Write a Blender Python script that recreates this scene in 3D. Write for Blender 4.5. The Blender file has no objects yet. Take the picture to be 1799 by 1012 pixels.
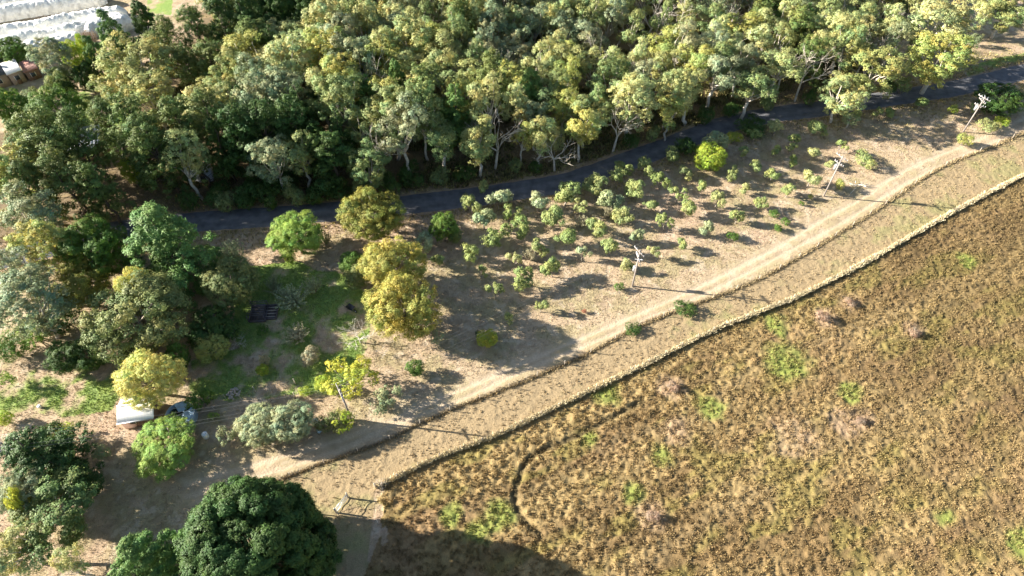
import bpy, math, random
import numpy as np

# ------------------------------------------------------------------ camera, sky, sun, exposure
SC = bpy.context.scene
COL = SC.collection
PW, PH, FPX = 1799, 1012, 1199.3
PITCH = math.radians(51); CAMH = 85.0
SUN_EL = 21.5; SUN_AZ = -8.0            # direction in which shadows run (degrees from +x)
cam = bpy.data.cameras.new('camera'); cam.lens = 24; cam.sensor_width = 36; cam.clip_end = 5000; cam.clip_start = 1
co = bpy.data.objects.new('camera', cam); COL.objects.link(co)
co.location = (0, 0, CAMH); co.rotation_euler = (math.pi/2 - PITCH, 0, 0); SC.camera = co
w = bpy.data.worlds.new('World'); SC.world = w; w.use_nodes = True
nt = w.node_tree; bg = nt.nodes['Background']
sky = nt.nodes.new('ShaderNodeTexSky'); sky.sky_type = 'NISHITA'; sky.sun_disc = False
sky.sun_elevation = math.radians(SUN_EL); sky.sun_rotation = math.radians(278); sky.altitude = 200
nt.links.new(sky.outputs[0], bg.inputs[0]); bg.inputs[1].default_value = 0.052
sl = bpy.data.lights.new('sun', 'SUN'); sl.energy = 5.0; sl.angle = math.radians(0.5); sl.color = (1.0, 0.94, 0.84)
so = bpy.data.objects.new('sun', sl); COL.objects.link(so)
so.rotation_euler = (math.radians(90 - SUN_EL), 0, math.radians(SUN_AZ - 90)); so.location = (0, 0, 120)
SC.view_settings.view_transform = 'Standard'; SC.view_settings.look = 'None'
SC.view_settings.exposure = 1.98; SC.view_settings.gamma = 1; SC.view_settings.use_curve_mapping = False
SC.cycles.max_bounces = 5; SC.cycles.diffuse_bounces = 3; SC.cycles.transmission_bounces = 3; SC.cycles.transparent_max_bounces = 4

# ------------------------------------------------------------------ where things stand: photo measurements to metres on the ground
def at(u, v, z=0.0):
    x = (u - PW/2)/FPX; y = -(v - PH/2)/FPX
    d = (x, math.cos(PITCH) + y*math.sin(PITCH), -math.sin(PITCH) + y*math.cos(PITCH))
    t = (z - CAMH)/d[2]
    return np.array([d[0]*t, d[1]*t, z])
def depth(p): return p[1]*math.cos(PITCH) + (CAMH - p[2])*math.sin(PITCH)
def pline(pts): return np.array([at(u, v)[:2] for u, v in pts])

# ------------------------------------------------------------------ mesh helpers
def make_mesh(name, V, F, col=None, smooth=False):
    """V (n,3), F (m,k) int array or list of arrays"""
    V = np.asarray(V, np.float32)
    Fs = F if isinstance(F, list) else [F]
    Fs = [np.asarray(f, np.int32) for f in Fs if len(f)]
    me = bpy.data.meshes.new(name)
    me.vertices.add(len(V)); me.vertices.foreach_set('co', V.ravel())
    nl = sum(f.size for f in Fs); nf = sum(len(f) for f in Fs)
    me.loops.add(nl); me.loops.foreach_set('vertex_index', np.concatenate([f.ravel() for f in Fs]))
    tot = np.concatenate([np.full(len(f), f.shape[1], np.int32) for f in Fs])
    st = np.concatenate([[0], np.cumsum(tot)[:-1]]).astype(np.int32)
    me.polygons.add(nf); me.polygons.foreach_set('loop_start', st); me.polygons.foreach_set('loop_total', tot)
    if smooth: me.polygons.foreach_set('use_smooth', np.ones(nf, bool))
    if col is not None:
        a = me.color_attributes.new('tint', 'FLOAT_COLOR', 'POINT')
        c = np.ones((len(V), 4), np.float32); c[:, :3] = col
        a.data.foreach_set('color', c.ravel())
    me.update(calc_edges=True)
    return me
def link(name, me, mat=None, parent=None, loc=None, rot=None, scale=None):
    o = bpy.data.objects.new(name, me); COL.objects.link(o)
    if mat is not None and not me.materials: me.materials.append(mat)
    if parent is not None: o.parent = parent
    if loc is not None: o.location = loc
    if rot is not None: o.rotation_euler = rot
    if scale is not None: o.scale = scale
    return o
def tag(o, label, cat, group=None):
    o['label'] = label; o['category'] = cat
    if group: o['group'] = group
    return o
def root(name, label, cat, loc=(0, 0, 0), rz=0, group=None):
    o = bpy.data.objects.new(name, None); COL.objects.link(o); o.location = loc; o.rotation_euler = (0, 0, rz)
    o.empty_display_size = 0.5
    return tag(o, label, cat, group)
class MB:
    def __init__(s): s.v = []; s.f4 = []; s.f3 = []; s.n = 0
    def add(s, V, F4=None, F3=None):
        V = np.asarray(V, float).reshape(-1, 3)
        if F4 is not None and len(F4): s.f4.append(np.asarray(F4, int) + s.n)
        if F3 is not None and len(F3): s.f3.append(np.asarray(F3, int) + s.n)
        s.v.append(V); s.n += len(V)
    def box(s, c, d, rz=0, tilt=0):
        x, y, z = [k/2 for k in d]
        P = np.array([[-x,-y,-z],[x,-y,-z],[x,y,-z],[-x,y,-z],[-x,-y,z],[x,-y,z],[x,y,z],[-x,y,z]], float)
        if tilt:
            ct, st_ = math.cos(tilt), math.sin(tilt)
            P = np.stack([P[:,0], P[:,1]*ct - P[:,2]*st_, P[:,1]*st_ + P[:,2]*ct], 1)
        cr, sr = math.cos(rz), math.sin(rz)
        P = np.stack([P[:,0]*cr - P[:,1]*sr, P[:,0]*sr + P[:,1]*cr, P[:,2]], 1) + np.array(c)
        s.add(P, [[0,3,2,1],[4,5,6,7],[0,1,5,4],[1,2,6,5],[2,3,7,6],[3,0,4,7]])
    def tube(s, pts, rad, n=6, cap=True):
        pts = np.asarray(pts, float); rad = np.broadcast_to(rad, (len(pts),))
        rings = []
        for i, p in enumerate(pts):
            d = pts[min(i+1, len(pts)-1)] - pts[max(i-1, 0)]; d = d/(np.linalg.norm(d)+1e-9)
            a = np.cross(d, [0, 0, 1.0] if abs(d[2]) < .9 else [1.0, 0, 0]); a /= np.linalg.norm(a); b = np.cross(d, a)
            t = np.arange(n)*2*math.pi/n
            rings.append(p + rad[i]*(np.cos(t)[:, None]*a + np.sin(t)[:, None]*b))
        V = np.concatenate(rings); F = []
        for i in range(len(pts)-1):
            for j in range(n): F.append([i*n+j, i*n+(j+1) % n, (i+1)*n+(j+1) % n, (i+1)*n+j])
        T = []
        if cap:
            k = len(V); V = np.concatenate([V, pts[:1], pts[-1:]])
            for j in range(n):
                T.append([k, (j+1) % n, j]); T.append([k+1, (len(pts)-1)*n+j, (len(pts)-1)*n+(j+1) % n])
        s.add(V, F, T)
    def mesh(s, name, smooth=False, col=None):
        V = np.concatenate(s.v); Fs = []
        if s.f4: Fs.append(np.concatenate(s.f4))
        if s.f3: Fs.append(np.concatenate(s.f3))
        return make_mesh(name, V, Fs, col, smooth)
    def build(s, name, mat, parent=None, smooth=False): return link(name, s.mesh(name, smooth), mat, parent)

# ------------------------------------------------------------------ noise
def vnoise(x, y, seed):
    r = np.random.RandomState(seed); T = r.rand(256, 256).astype(np.float32)
    xi = np.floor(x).astype(int); yi = np.floor(y).astype(int); fx = x - xi; fy = y - yi
    fx = fx*fx*(3-2*fx); fy = fy*fy*(3-2*fy)
    a = T[xi & 255, yi & 255]; b = T[(xi+1) & 255, yi & 255]; c = T[xi & 255, (yi+1) & 255]; d = T[(xi+1) & 255, (yi+1) & 255]
    return (a*(1-fx)+b*fx)*(1-fy) + (c*(1-fx)+d*fx)*fy
def fbm(x, y, s, seed, o=3):
    t = 0; a = 1; n = 0
    for i in range(o):
        t = t + a*vnoise(x/s + 13.7*i, y/s + 7.1*i, seed+i); n += a; a *= .55; s *= .47
    return t/n
def sstep(a, b, x): t = np.clip((x-a)/(b-a), 0, 1); return t*t*(3-2*t)
def dist_line(X, Y, P):
    D = np.full(X.shape, 1e9)
    for (x0, y0), (x1, y1) in zip(P[:-1], P[1:]):
        dx, dy = x1-x0, y1-y0; t = np.clip(((X-x0)*dx + (Y-y0)*dy)/(dx*dx+dy*dy), 0, 1)
        D = np.minimum(D, np.hypot(X-x0-t*dx, Y-y0-t*dy))
    return D
def inside(X, Y, P):
    r = np.zeros(X.shape, bool); n = len(P)
    for i in range(n):
        x0, y0 = P[i]; x1, y1 = P[(i+1) % n]
        if y0 == y1: continue
        c = ((y0 > Y) != (y1 > Y)) & (X < (x1-x0)*(Y-y0)/(y1-y0) + x0)
        r ^= c
    return r
def smooth_line(P, step=1.5):
    P = np.asarray(P, float); Q = np.vstack([2*P[0]-P[1], P, 2*P[-1]-P[-2]]); out = []
    for i in range(1, len(Q)-2):
        n = max(2, int(np.linalg.norm(Q[i+1]-Q[i])/step))
        for k in range(n):
            t = k/n; a, b, c, d = Q[i-1], Q[i], Q[i+1], Q[i+2]
            out.append(.5*((2*b)+(-a+c)*t+(2*a-5*b+4*c-d)*t*t+(-a+3*b-3*c+d)*t**3))
    out.append(Q[-2]); return np.array(out)

# ------------------------------------------------------------------ materials
def mat_base(name):
    m = bpy.data.materials.new(name); m.use_nodes = True; n = m.node_tree
    return m, n, n.nodes['Principled BSDF'], n.nodes['Material Output']
def plain(name, col, rough=.7, metal=0, var=.15, scale=6):
    m, n, p, o = mat_base(name)
    tx = n.nodes.new('ShaderNodeTexNoise'); tx.inputs['Scale'].default_value = scale; tx.inputs['Detail'].default_value = 4
    tc = n.nodes.new('ShaderNodeTexCoord'); n.links.new(tc.outputs['Object'], tx.inputs['Vector'])
    mr = n.nodes.new('ShaderNodeMapRange'); mr.inputs[1].default_value = .3; mr.inputs[2].default_value = .7
    mr.inputs[3].default_value = 1-var; mr.inputs[4].default_value = 1+var
    n.links.new(tx.outputs[0], mr.inputs[0])
    vm = n.nodes.new('ShaderNodeVectorMath'); vm.operation = 'SCALE'; vm.inputs[0].default_value = col
    n.links.new(mr.outputs[0], vm.inputs['Scale']); n.links.new(vm.outputs[0], p.inputs['Base Color'])
    p.inputs['Roughness'].default_value = rough; p.inputs['Metallic'].default_value = metal
    return m
def foliage(name, ca, cb, trans=.22, rough=.6):
    trans *= 1.25 if 'gum' in name else 1.0
    m, n, p, o = mat_base(name)
    oi = n.nodes.new('ShaderNodeObjectInfo'); mx = n.nodes.new('ShaderNodeMix'); mx.data_type = 'RGBA'
    mx.inputs[6].default_value = (*ca, 1); mx.inputs[7].default_value = (*cb, 1)
    n.links.new(oi.outputs['Random'], mx.inputs[0])
    at_ = n.nodes.new('ShaderNodeAttribute'); at_.attribute_name = 'tint'
    vm = n.nodes.new('ShaderNodeVectorMath'); vm.operation = 'MULTIPLY'
    n.links.new(mx.outputs[2], vm.inputs[0]); n.links.new(at_.outputs['Color'], vm.inputs[1])
    n.links.new(vm.outputs[0], p.inputs['Base Color'])
    p.inputs['Roughness'].default_value = rough; p.inputs['Specular IOR Level'].default_value = .25
    tr = n.nodes.new('ShaderNodeBsdfTranslucent'); n.links.new(vm.outputs[0], tr.inputs[0])
    ms = n.nodes.new('ShaderNodeMixShader'); ms.inputs[0].default_value = trans
    n.links.new(p.outputs[0], ms.inputs[1]); n.links.new(tr.outputs[0], ms.inputs[2]); n.links.new(ms.outputs[0], o.inputs[0])
    return m
def tinted(name, rough=.95, fine=9, amt=.3, bump=.05, bscale=5):
    """ground: colour comes from the vertex tint, broken up by fine noise and a bump"""
    m, n, p, o = mat_base(name)
    at_ = n.nodes.new('ShaderNodeAttribute'); at_.attribute_name = 'tint'
    tc = n.nodes.new('ShaderNodeTexCoord')
    tx = n.nodes.new('ShaderNodeTexNoise'); tx.inputs['Scale'].default_value = fine; tx.inputs['Detail'].default_value = 5
    n.links.new(tc.outputs['Object'], tx.inputs['Vector'])
    mr = n.nodes.new('ShaderNodeMapRange'); mr.inputs[1].default_value = .25; mr.inputs[2].default_value = .75
    mr.inputs[3].default_value = 1-amt; mr.inputs[4].default_value = 1+amt; n.links.new(tx.outputs[0], mr.inputs[0])
    vm = n.nodes.new('ShaderNodeVectorMath'); vm.operation = 'SCALE'
    n.links.new(at_.outputs['Color'], vm.inputs[0]); n.links.new(mr.outputs[0], vm.inputs['Scale']); n.links.new(vm.outputs[0], p.inputs['Base Color'])
    p.inputs['Roughness'].default_value = rough; p.inputs['Specular IOR Level'].default_value = .15
    t2 = n.nodes.new('ShaderNodeTexNoise'); t2.inputs['Scale'].default_value = bscale; t2.inputs['Detail'].default_value = 6; t2.inputs['Roughness'].default_value = .65
    n.links.new(tc.outputs['Object'], t2.inputs['Vector'])
    bp = n.nodes.new('ShaderNodeBump'); bp.inputs['Strength'].default_value = 1; bp.inputs['Distance'].default_value = bump
    n.links.new(t2.outputs[0], bp.inputs['Height']); n.links.new(bp.outputs[0], p.inputs['Normal'])
    return m
M = {}
M['ground'] = tinted('dry_ground', bump=.10, bscale=3.5)
M['blade'] = tinted('grass_blades', rough=.8, fine=2, amt=.15, bump=0.0)
M['asphalt'] = tinted('worn_asphalt', rough=.85, fine=.7, amt=.35, bump=.004, bscale=30)
M['bark_pale'] = plain('pale_gum_bark', (.52, .46, .38), .8, 0, .3, 1.5)
M['bark_dark'] = plain('dark_bark', (.10, .075, .055), .9, 0, .3, 3)
M['bark_grey'] = plain('grey_bark', (.30, .25, .20), .9, 0, .3, 3)
M['twig_pale'] = plain('bleached_wood', (.60, .54, .46), .85, 0, .2, 3)
M['gum'] = foliage('gum_leaves', (0.37, 0.405, 0.155), (0.48, 0.49, 0.215))
M['gum_green'] = foliage('green_gum_leaves', (0.21, 0.28, 0.1), (0.3, 0.345, 0.13))
M['gum_grey'] = foliage('grey_gum_leaves', (0.26, 0.31, 0.16), (0.36, 0.39, 0.22))
M['gum_ochre'] = foliage('ochre_gum_leaves', (0.31, 0.33, 0.11), (0.37, 0.375, 0.13))
M['gum_yellow'] = foliage('yellow_gum_leaves', (0.38, 0.41, 0.12), (0.44, 0.45, 0.13))
M['pine'] = foliage('dark_pine_needles', (0.055, 0.11, 0.024), (0.07, 0.125, 0.028), .12)
M['pine_mid'] = foliage('green_pine_needles', (0.12, 0.22, 0.055), (0.14, 0.24, 0.06), .12)
M['casuarina'] = foliage('dull_green_needles', (0.12, 0.18, 0.045), (0.17, 0.215, 0.06), .15)
M['green'] = foliage('green_leaves', (0.11, 0.2, 0.035), (0.14, 0.23, 0.04), .25)
M['darkgreen'] = foliage('dark_green_leaves', (0.065, 0.12, 0.025), (0.08, 0.14, 0.03), .2)
M['brightgreen'] = foliage('bright_green_leaves', (0.26, 0.4, 0.08), (0.3, 0.42, 0.09), .3)
M['lime'] = foliage('lime_leaves', (0.38, 0.48, 0.06), (0.42, 0.5, 0.07), .35)
M['yellow'] = foliage('yellow_leaves', (0.46, 0.49, 0.07), (0.48, 0.5, 0.08), .35)
M['golden'] = foliage('golden_leaves', (0.42, 0.39, 0.09), (0.44, 0.4, 0.1), .3)
M['goldbright'] = foliage('pale_gold_leaves', (0.58, 0.57, 0.17), (0.6, 0.58, 0.18), .3)
M['rust'] = foliage('bronze_green_leaves', (0.27, 0.27, 0.055), (0.28, 0.275, 0.06), .25)
M['olive'] = foliage('olive_leaves', (0.25, 0.31, 0.095), (0.34, 0.385, 0.14), .2)
M['silver'] = foliage('silver_leaves', (0.32, 0.38, 0.19), (0.38, 0.42, 0.23), .2)
M['olivebroad'] = foliage('dull_olive_leaves', (0.2, 0.235, 0.08), (0.24, 0.265, 0.09), .2)
M['twig'] = foliage('pale_twigs', (0.46, 0.42, 0.26), (0.5, 0.45, 0.28), .15)
M['pinkgrass'] = foliage('pinkish_dry_twigs', (.36, .25, .17), (.38, .27, .19), .15)
M['red'] = foliage('red_leaves', (.42, .16, .09), (.42, .16, .09), .2)

# ------------------------------------------------------------------ lines of the place
FENCE_A = [(660,857),(700,838),(745,815),(800,793),(880,762),(1050,681),(1150,633),(1250,583),(1350,543),(1437,505),(1562,438),(1680,370),(1799,308),(1900,255)]
FENCE_B = [(450,862),(505,839),(570,814),(675,777),(725,751),(812,713),(900,679),(1025,626),(1125,573),(1200,543),(1275,516),(1350,483),(1450,425),(1535,373),(1620,315),(1675,285),(1750,256),(1830,220)]
RUT_1 = [(330,850),(480,806),(600,772),(700,733),(780,698),(900,646),(1075,571),(1212,511),(1350,442),(1450,383),(1512,350),(1557,318),(1612,288),(1687,258),(1830,196)]
RUT_2 = [(330,872),(480,828),(600,790),(700,743),(800,706),(900,660),(1075,587),(1225,522),(1350,460),(1475,393),(1575,331),(1640,297),(1725,258),(1830,210)]
ROAD = [(-330,560),(-120,490),(0,455),(95,432),(160,414),(250,398),(360,388),(450,382),(560,373),(650,366),(740,356),(850,343),(920,332),(1000,318),(1100,283),(1180,254),(1267,221),(1344,203),(1422,193),(1490,184),(1550,174),(1620,164),(1675,155),(1750,138),(1799,126),(1900,104)]
FURROW = [[(1130,705),(1060,742),(1000,772),(960,788),(930,806),(914,835),(905,868),(910,900),(928,922),(950,938)],[(1700,532),(1655,545),(1628,562),(1612,590)],[(1430,752),(1470,735),(1520,722)]]
fa, fb, r1, r2 = (smooth_line(pline(k)) for k in (FENCE_A, FENCE_B, RUT_1, RUT_2))
road = smooth_line(pline(ROAD), 1.0)
furs = [smooth_line(pline(k), .6) for k in FURROW]
PADDOCK = np.vstack([fa, [[150, 118], [150, -5], [-20, -5]], pline([(560,1200),(640,1012),(672,930),(662,880)])])
LAWN = [pline(k) for k in ([(400,470),(500,462),(610,480),(650,520),(650,560),(645,610),(640,660),(600,690),(540,690),(470,700),(400,705),(340,690),(335,640),(420,610),(410,560),(400,520)],
                          [(0,660),(80,620),(190,630),(215,690),(190,722),(120,735),(60,715),(0,720)],[(1690,118),(1799,92),(1799,108),(1700,134)],[(255,-5),(305,-5),(300,24),(262,24)],[(120,170),(200,140),(235,190),(215,260),(140,240)])]
WOOD = pline([(140,402),(-80,440),(-80,240),(60,230),(330,90),(380,-60),(1130,-60),(1700,-60),(1600,60),(1540,100),(1560,152),(1400,176),(1310,192),(1200,228),(1100,262),(960,305),(850,325),(700,338),(560,355),(380,368),(300,375)])

def ground_fields(X, Y):
    """height, colour and zone of the ground at X, Y"""
    wx = X + 2.2*(fbm(X, Y, 5, 11)-.5); wy = Y + 2.2*(fbm(X, Y, 5, 31)-.5)
    n1 = fbm(X, Y, 14, 41, 4); n2 = fbm(X, Y, 2.4, 51, 4); n3 = fbm(X, Y, .8, 61, 2)
    dA = dist_line(X, Y, fa); dB = dist_line(X, Y, fb); dr = dist_line(X, Y, road)
    dt = np.minimum(dist_line(X, Y, r1), dist_line(X, Y, r2))
    q3 = vnoise(X/1.3, Y/1.3, 17)-.5; pad = inside(X, Y, PADDOCK) & ((Y > 38) | inside(X+3*q3, Y+2*q3+1.6*(vnoise(X/.4, Y/.4, 18)-.5), PADDOCK))
    B = np.array
    def mix(c, d, m): return c + (np.asarray(d, np.float32) - c)*m[..., None]
    col = np.zeros(X.shape + (3,), np.float32) + B([.42, .315, .205], np.float32)
    col = mix(col, [.34, .275, .155], sstep(.42, .62, n2))
    col = mix(col, [.47, .33, .235], sstep(.5, .7, n1)*.6)
    col = mix(col, [.23, .165, .105], sstep(.52, .66, n3)*.45); col = mix(col, [.50, .41, .30], sstep(.60, .72, fbm(X, Y, 1.3, 45, 3))*.6)
    # wood floor
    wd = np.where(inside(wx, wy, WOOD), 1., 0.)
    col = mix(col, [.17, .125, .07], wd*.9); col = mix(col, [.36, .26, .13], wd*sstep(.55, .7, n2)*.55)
    # lawns
    for li, L in enumerate(LAWN):
        g = np.where(inside(wx, wy, L), 1., 0.)*(sstep(.32, .54, n2*.65+n1*.35) if li != 1 else sstep(.38, .56, n2*.6+n1*.4)*.9)
        col = mix(col, [.17, .29, .055], g*.85); col = mix(col, [.30, .35, .09], g*sstep(.5, .65, n3)*.5)
    # cultivated side strip between the two fences
    strip = (~pad) & inside(X, Y, STRIP)
    s1 = np.where(strip, 1., 0.)
    col = mix(col, [.31, .23, .13], s1); col = mix(col, [.25, .235, .10], s1*sstep(.5, .68, n1*.5+n2*.5)*.7)
    # track
    tk = (1-sstep(.12, .62, dt + .5*(n2-.5)))
    mid = (1-sstep(1.2, 3.0, dt))
    col = mix(col, [.42, .33, .21], mid*.35*(1-s1)); col = mix(col, [.52, .41, .29], tk*.6)
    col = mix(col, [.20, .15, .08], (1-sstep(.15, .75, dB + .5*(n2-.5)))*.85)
    
    # road verge
    vg = 1-sstep(2.2, 4.2, dr + 1.2*(n2-.5)); col = mix(col, [.30, .21, .14], vg*.8)
    # paddock
    u = np.array([.88, .47]); al = X*u[0]+Y*u[1]; pp = -X*u[1]+Y*u[0]
    st = fbm(al, pp*3.6, 16, 71, 3); s2 = fbm(al, pp*2.4, 7, 81, 3)
    pc = np.zeros_like(col) + B([.36, .265, .13], np.float32)
    pc = mix(pc, [.22, .15, .075], sstep(.45, .66, st)*.85); pc = mix(pc, [.25, .215, .07], sstep(.5, .68, s2)*.7)
    pc = mix(pc, [.36, .24, .14], sstep(.55, .75, n1)*.5)
    pc = mix(pc, [.08, .06, .03], sstep(.5, .66, n3)*.4)
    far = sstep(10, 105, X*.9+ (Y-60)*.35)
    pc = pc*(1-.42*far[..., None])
    for k_, (dd, wd_) in enumerate(((4.5, 1.0), (9, 1.4), (15, 1.6), (22, 2.0), (31, 2.4), (41, 2.6))):
        m_ = (1-sstep(.1, 1, np.abs(dA + 5*(n1-.5) - dd)/wd_ + .5*(n2-.5)))*sstep(.35, .6, fbm(al, pp*0, 17, 300+k_, 2))
        pc = mix(pc, [.20, .135, .07] if k_ % 2 == 0 else [.27, .20, .11], m_*.65)
    pc = pc*np.array([.86, .83, .75], np.float32)
    for (a, b, r) in GREEN:
        p = at(a, b); g = 1-sstep(.3, 1, np.hypot(X-p[0], (Y-p[1]))/r + 1.1*(n2-.5)); pc = mix(pc, [.19, .235, .05], g*.8)
    for (a, b, r) in BARE:
        p = at(a, b); g = 1-sstep(.4, 1, np.hypot(X-p[0], (Y-p[1]))/r + .8*(n2-.5)); pc = mix(pc, [.36, .25, .16], g*.6)
    pm = np.where(pad, 1., 0.)
    for q_, f in enumerate(furs):
        d = dist_line(X, Y, f); pc = mix(pc, [.09, .07, .035], (1-sstep(.08, .6 if q_ == 0 else .9, d+.8*(n3-.5)))*(.9 if q_ == 0 else .45))
    edge = (1-sstep(.3, 1.2, dA))*pm; pc = mix(pc, [.17, .13, .06], edge*.6)  # shadow of the straw grass, painted into the paddock colour along the fence
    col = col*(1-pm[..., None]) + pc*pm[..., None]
    # relief
    tus = fbm(X, Y, .5, 91, 2); tus2 = fbm(X, Y, 1.4, 95, 2)
    h = .05*(n2-.5) + .035*(n3-.5)
    h = h + pm*(sstep(.35, .72, tus)*.15 + (tus2-.5)*.08)*(1-edge*.5) + s1*(sstep(.4, .75, tus)*.06 + (tus2-.5)*.03)
    h = h*(1-tk*.7) - tk*.05
    h = h + (1-s1)*(1-pm)*.04*(tus-.5)
    for q_, f in enumerate(furs): h = h - (.24 if q_ == 0 else .07)*(1-sstep(.1, .7, dist_line(X, Y, f)))*pm
    h = h*sstep(2.3, 4.2, dr) - .10*(1-sstep(2.3, 4.2, dr)) 
    return h, col, pad, strip, dt, dr
GREEN = [(1385,635,4.5),(880,905,2.6),(790,905,2.0),(1250,715,2.5),(1490,690,2.3),(1665,910,1.8),(1115,870,2.2),(1040,770,1.8),(1700,460,2),(1160,800,2),(1800,960,3),(840,930,2.4),(1060,690,3),(1360,570,3)]
BARE = [(1178,682,2.8),(1447,560,2.6),(1492,532,2.2),(1606,580,2.4),(1140,905,2.8),(1395,770,4.5),(1515,735,2),(1190,760,3),(1480,740,3)]
STRIP = np.vstack([fa, fb[::-1], pline([(430,885),(560,1300),(620,1250)])])

# ------------------------------------------------------------------ ground, cut into its zones
RES = .2; GX0, GX1, GY0, GY1 = -132., 132., 16., 176.
nx = int((GX1-GX0)/RES)+1; ny = int((GY1-GY0)/RES)+1
gx = np.linspace(GX0, GX1, nx); gy = np.linspace(GY0, GY1, ny)
GXX, GYY = np.meshgrid(gx, gy)
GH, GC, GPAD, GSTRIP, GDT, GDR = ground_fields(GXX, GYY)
bd = np.minimum(np.minimum(GXX-GX0, GX1-GXX), np.minimum(GYY-GY0, GY1-GYY)); GH = GH*sstep(0, 4, bd)
def gz(x, y):
    i = int(round((x-GX0)/RES)); j = int(round((y-GY0)/RES))
    return float(GH[j, i]) if 0 <= i < nx and 0 <= j < ny else 0.
zone = np.zeros((ny-1, nx-1), int)
cxm = .5*(GXX[:-1, :-1]+GXX[1:, 1:]); cym = .5*(GYY[:-1, :-1]+GYY[1:, 1:])
zone[GDT[:-1, :-1] < 1.3] = 3
zone[GSTRIP[:-1, :-1]] = 2
zone[GPAD[:-1, :-1]] = 1
for L in LAWN[:2]: zone[inside(cxm, cym, L) & (zone == 0)] = 4
idx = np.arange(nx*ny).reshape(ny, nx)
Q = np.stack([idx[:-1, :-1], idx[:-1, 1:], idx[1:, 1:], idx[1:, :-1]], -1)
VV = np.stack([GXX, GYY, GH], -1).reshape(-1, 3); CC = GC.reshape(-1, 3)
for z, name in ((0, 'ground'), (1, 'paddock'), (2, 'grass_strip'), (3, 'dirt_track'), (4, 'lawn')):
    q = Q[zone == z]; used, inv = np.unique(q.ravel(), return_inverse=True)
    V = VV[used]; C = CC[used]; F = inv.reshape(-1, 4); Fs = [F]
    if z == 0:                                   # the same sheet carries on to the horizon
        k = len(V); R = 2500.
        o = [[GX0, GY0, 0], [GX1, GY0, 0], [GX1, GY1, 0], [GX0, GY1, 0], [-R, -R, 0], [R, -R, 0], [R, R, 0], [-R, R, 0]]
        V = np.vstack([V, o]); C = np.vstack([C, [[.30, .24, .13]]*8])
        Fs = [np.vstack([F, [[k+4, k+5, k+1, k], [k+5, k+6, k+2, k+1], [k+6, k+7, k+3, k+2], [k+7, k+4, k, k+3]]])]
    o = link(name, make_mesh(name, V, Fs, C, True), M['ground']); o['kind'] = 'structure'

# road ribbon
T = np.gradient(road, axis=0); T /= np.linalg.norm(T, axis=1)[:, None]; N = np.stack([-T[:, 1], T[:, 0]], 1)
offs = [-2.45, -2.2, -1.2, -.1, 0, .1, 1.2, 2.2, 2.45]; zz = [-.12, .0, .03, .05, .05, .05, .03, .0, -.12]
rr = random.Random(5); V = []; C = []
for i, p in enumerate(road):
    for o_, z_ in zip(offs, zz):
        jit = (rr.uniform(-.12, .12) if abs(o_) > 2 else 0)
        q = p + N[i]*(o_+jit); V.append([q[0], q[1], z_]); c = .105 if .5 < abs(o_) < 2 else .13; C.append([c, c, c*1.06])
k = len(offs); F = [[i*k+j, i*k+j+1, (i+1)*k+j+1, (i+1)*k+j] for i in range(len(road)-1) for j in range(k-1)]
F = [f[::-1] for f in F]
o = link('road', make_mesh('road', V, np.array(F), C), M['asphalt']); o['kind'] = 'structure'

# ------------------------------------------------------------------ grass blades (nobody could count them)
def blades(name, X, Y, hgt, wid, spread, nb, seed, colfn, lean=.5):
    r = np.random.RandomState(seed); n = len(X)
    i = np.clip(((X-GX0)/RES).astype(int), 0, nx-1); j = np.clip(((Y-GY0)/RES).astype(int), 0, ny-1)
    Z = GH[j, i]; base = GC[j, i]
    X = np.repeat(X, nb); Y = np.repeat(Y, nb); Z = np.repeat(Z, nb); tcol = np.repeat(colfn(base, r), nb, axis=0)
    m = len(X); a = r.rand(m)*6.283; b = r.rand(m)*6.283; h = hgt*(.6+.8*r.rand(m)); s = spread*r.rand(m)
    bx = X + np.cos(b)*s; by = Y + np.sin(b)*s; ln = lean*h*(.3+r.rand(m))
    wx = np.cos(a)*wid*.5; wy = np.sin(a)*wid*.5
    tx = bx + np.cos(b)*ln; ty = by + np.sin(b)*ln
    V = np.stack([np.stack([bx-wx, by-wy, Z-.03], 1), np.stack([bx+wx, by+wy, Z-.03], 1), np.stack([tx+wx*.5, ty+wy*.5, Z+h], 1), np.stack([tx-wx*.5, ty-wy*.5, Z+h*.9], 1)], 1).reshape(-1, 3)
    F = np.arange(4*m).reshape(m, 4); C = np.repeat(tcol*(.85+.3*r.rand(m, 1)), 4, axis=0)
    o = link(name, make_mesh(name, V, F, C), M['blade']); o['kind'] = 'stuff'; return o
def scatter(n, x0, x1, y0, y1, seed, cond):
    r = np.random.RandomState(seed); X = r.uniform(x0, x1, n); Y = r.uniform(y0, y1, n)
    i = ((X-GX0)/RES).astype(int); j = ((Y-GY0)/RES).astype(int)
    ok = (i >= 0) & (i < nx) & (j >= 0) & (j < ny); X, Y, i, j = X[ok], Y[ok], i[ok], j[ok]
    k = cond(X, Y, j, i); return X[k], Y[k]
def cf(gain, to=None, mixv=0, jit=.25):
    def f(base, r):
        c = base*gain
        if to is not None: c = c + (np.array(to)-c)*(mixv*(.5+r.rand(len(c), 1)))
        return c*(1-jit+2*jit*r.rand(len(c), 1))
    return f
X, Y = scatter(300000, -25, 125, 16, 112, 3, lambda X, Y, j, i: GPAD[j, i] & (vnoise(X/.55, Y/.55, 77) > .42) & (np.abs(X) < .75*(Y*.63+66)+4))
tag(blades('paddock_grass', X, Y, .16, .075, .14, 5, 4, cf(1.15, (.40, .295, .14), .34)), 'clumpy brown and straw coloured grass over the large paddock', 'grass')
X, Y = scatter(60000, -40, 115, 30, 120, 5, lambda X, Y, j, i: GSTRIP[j, i] & (vnoise(X/.9, Y/.9, 78) > .4))
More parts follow.
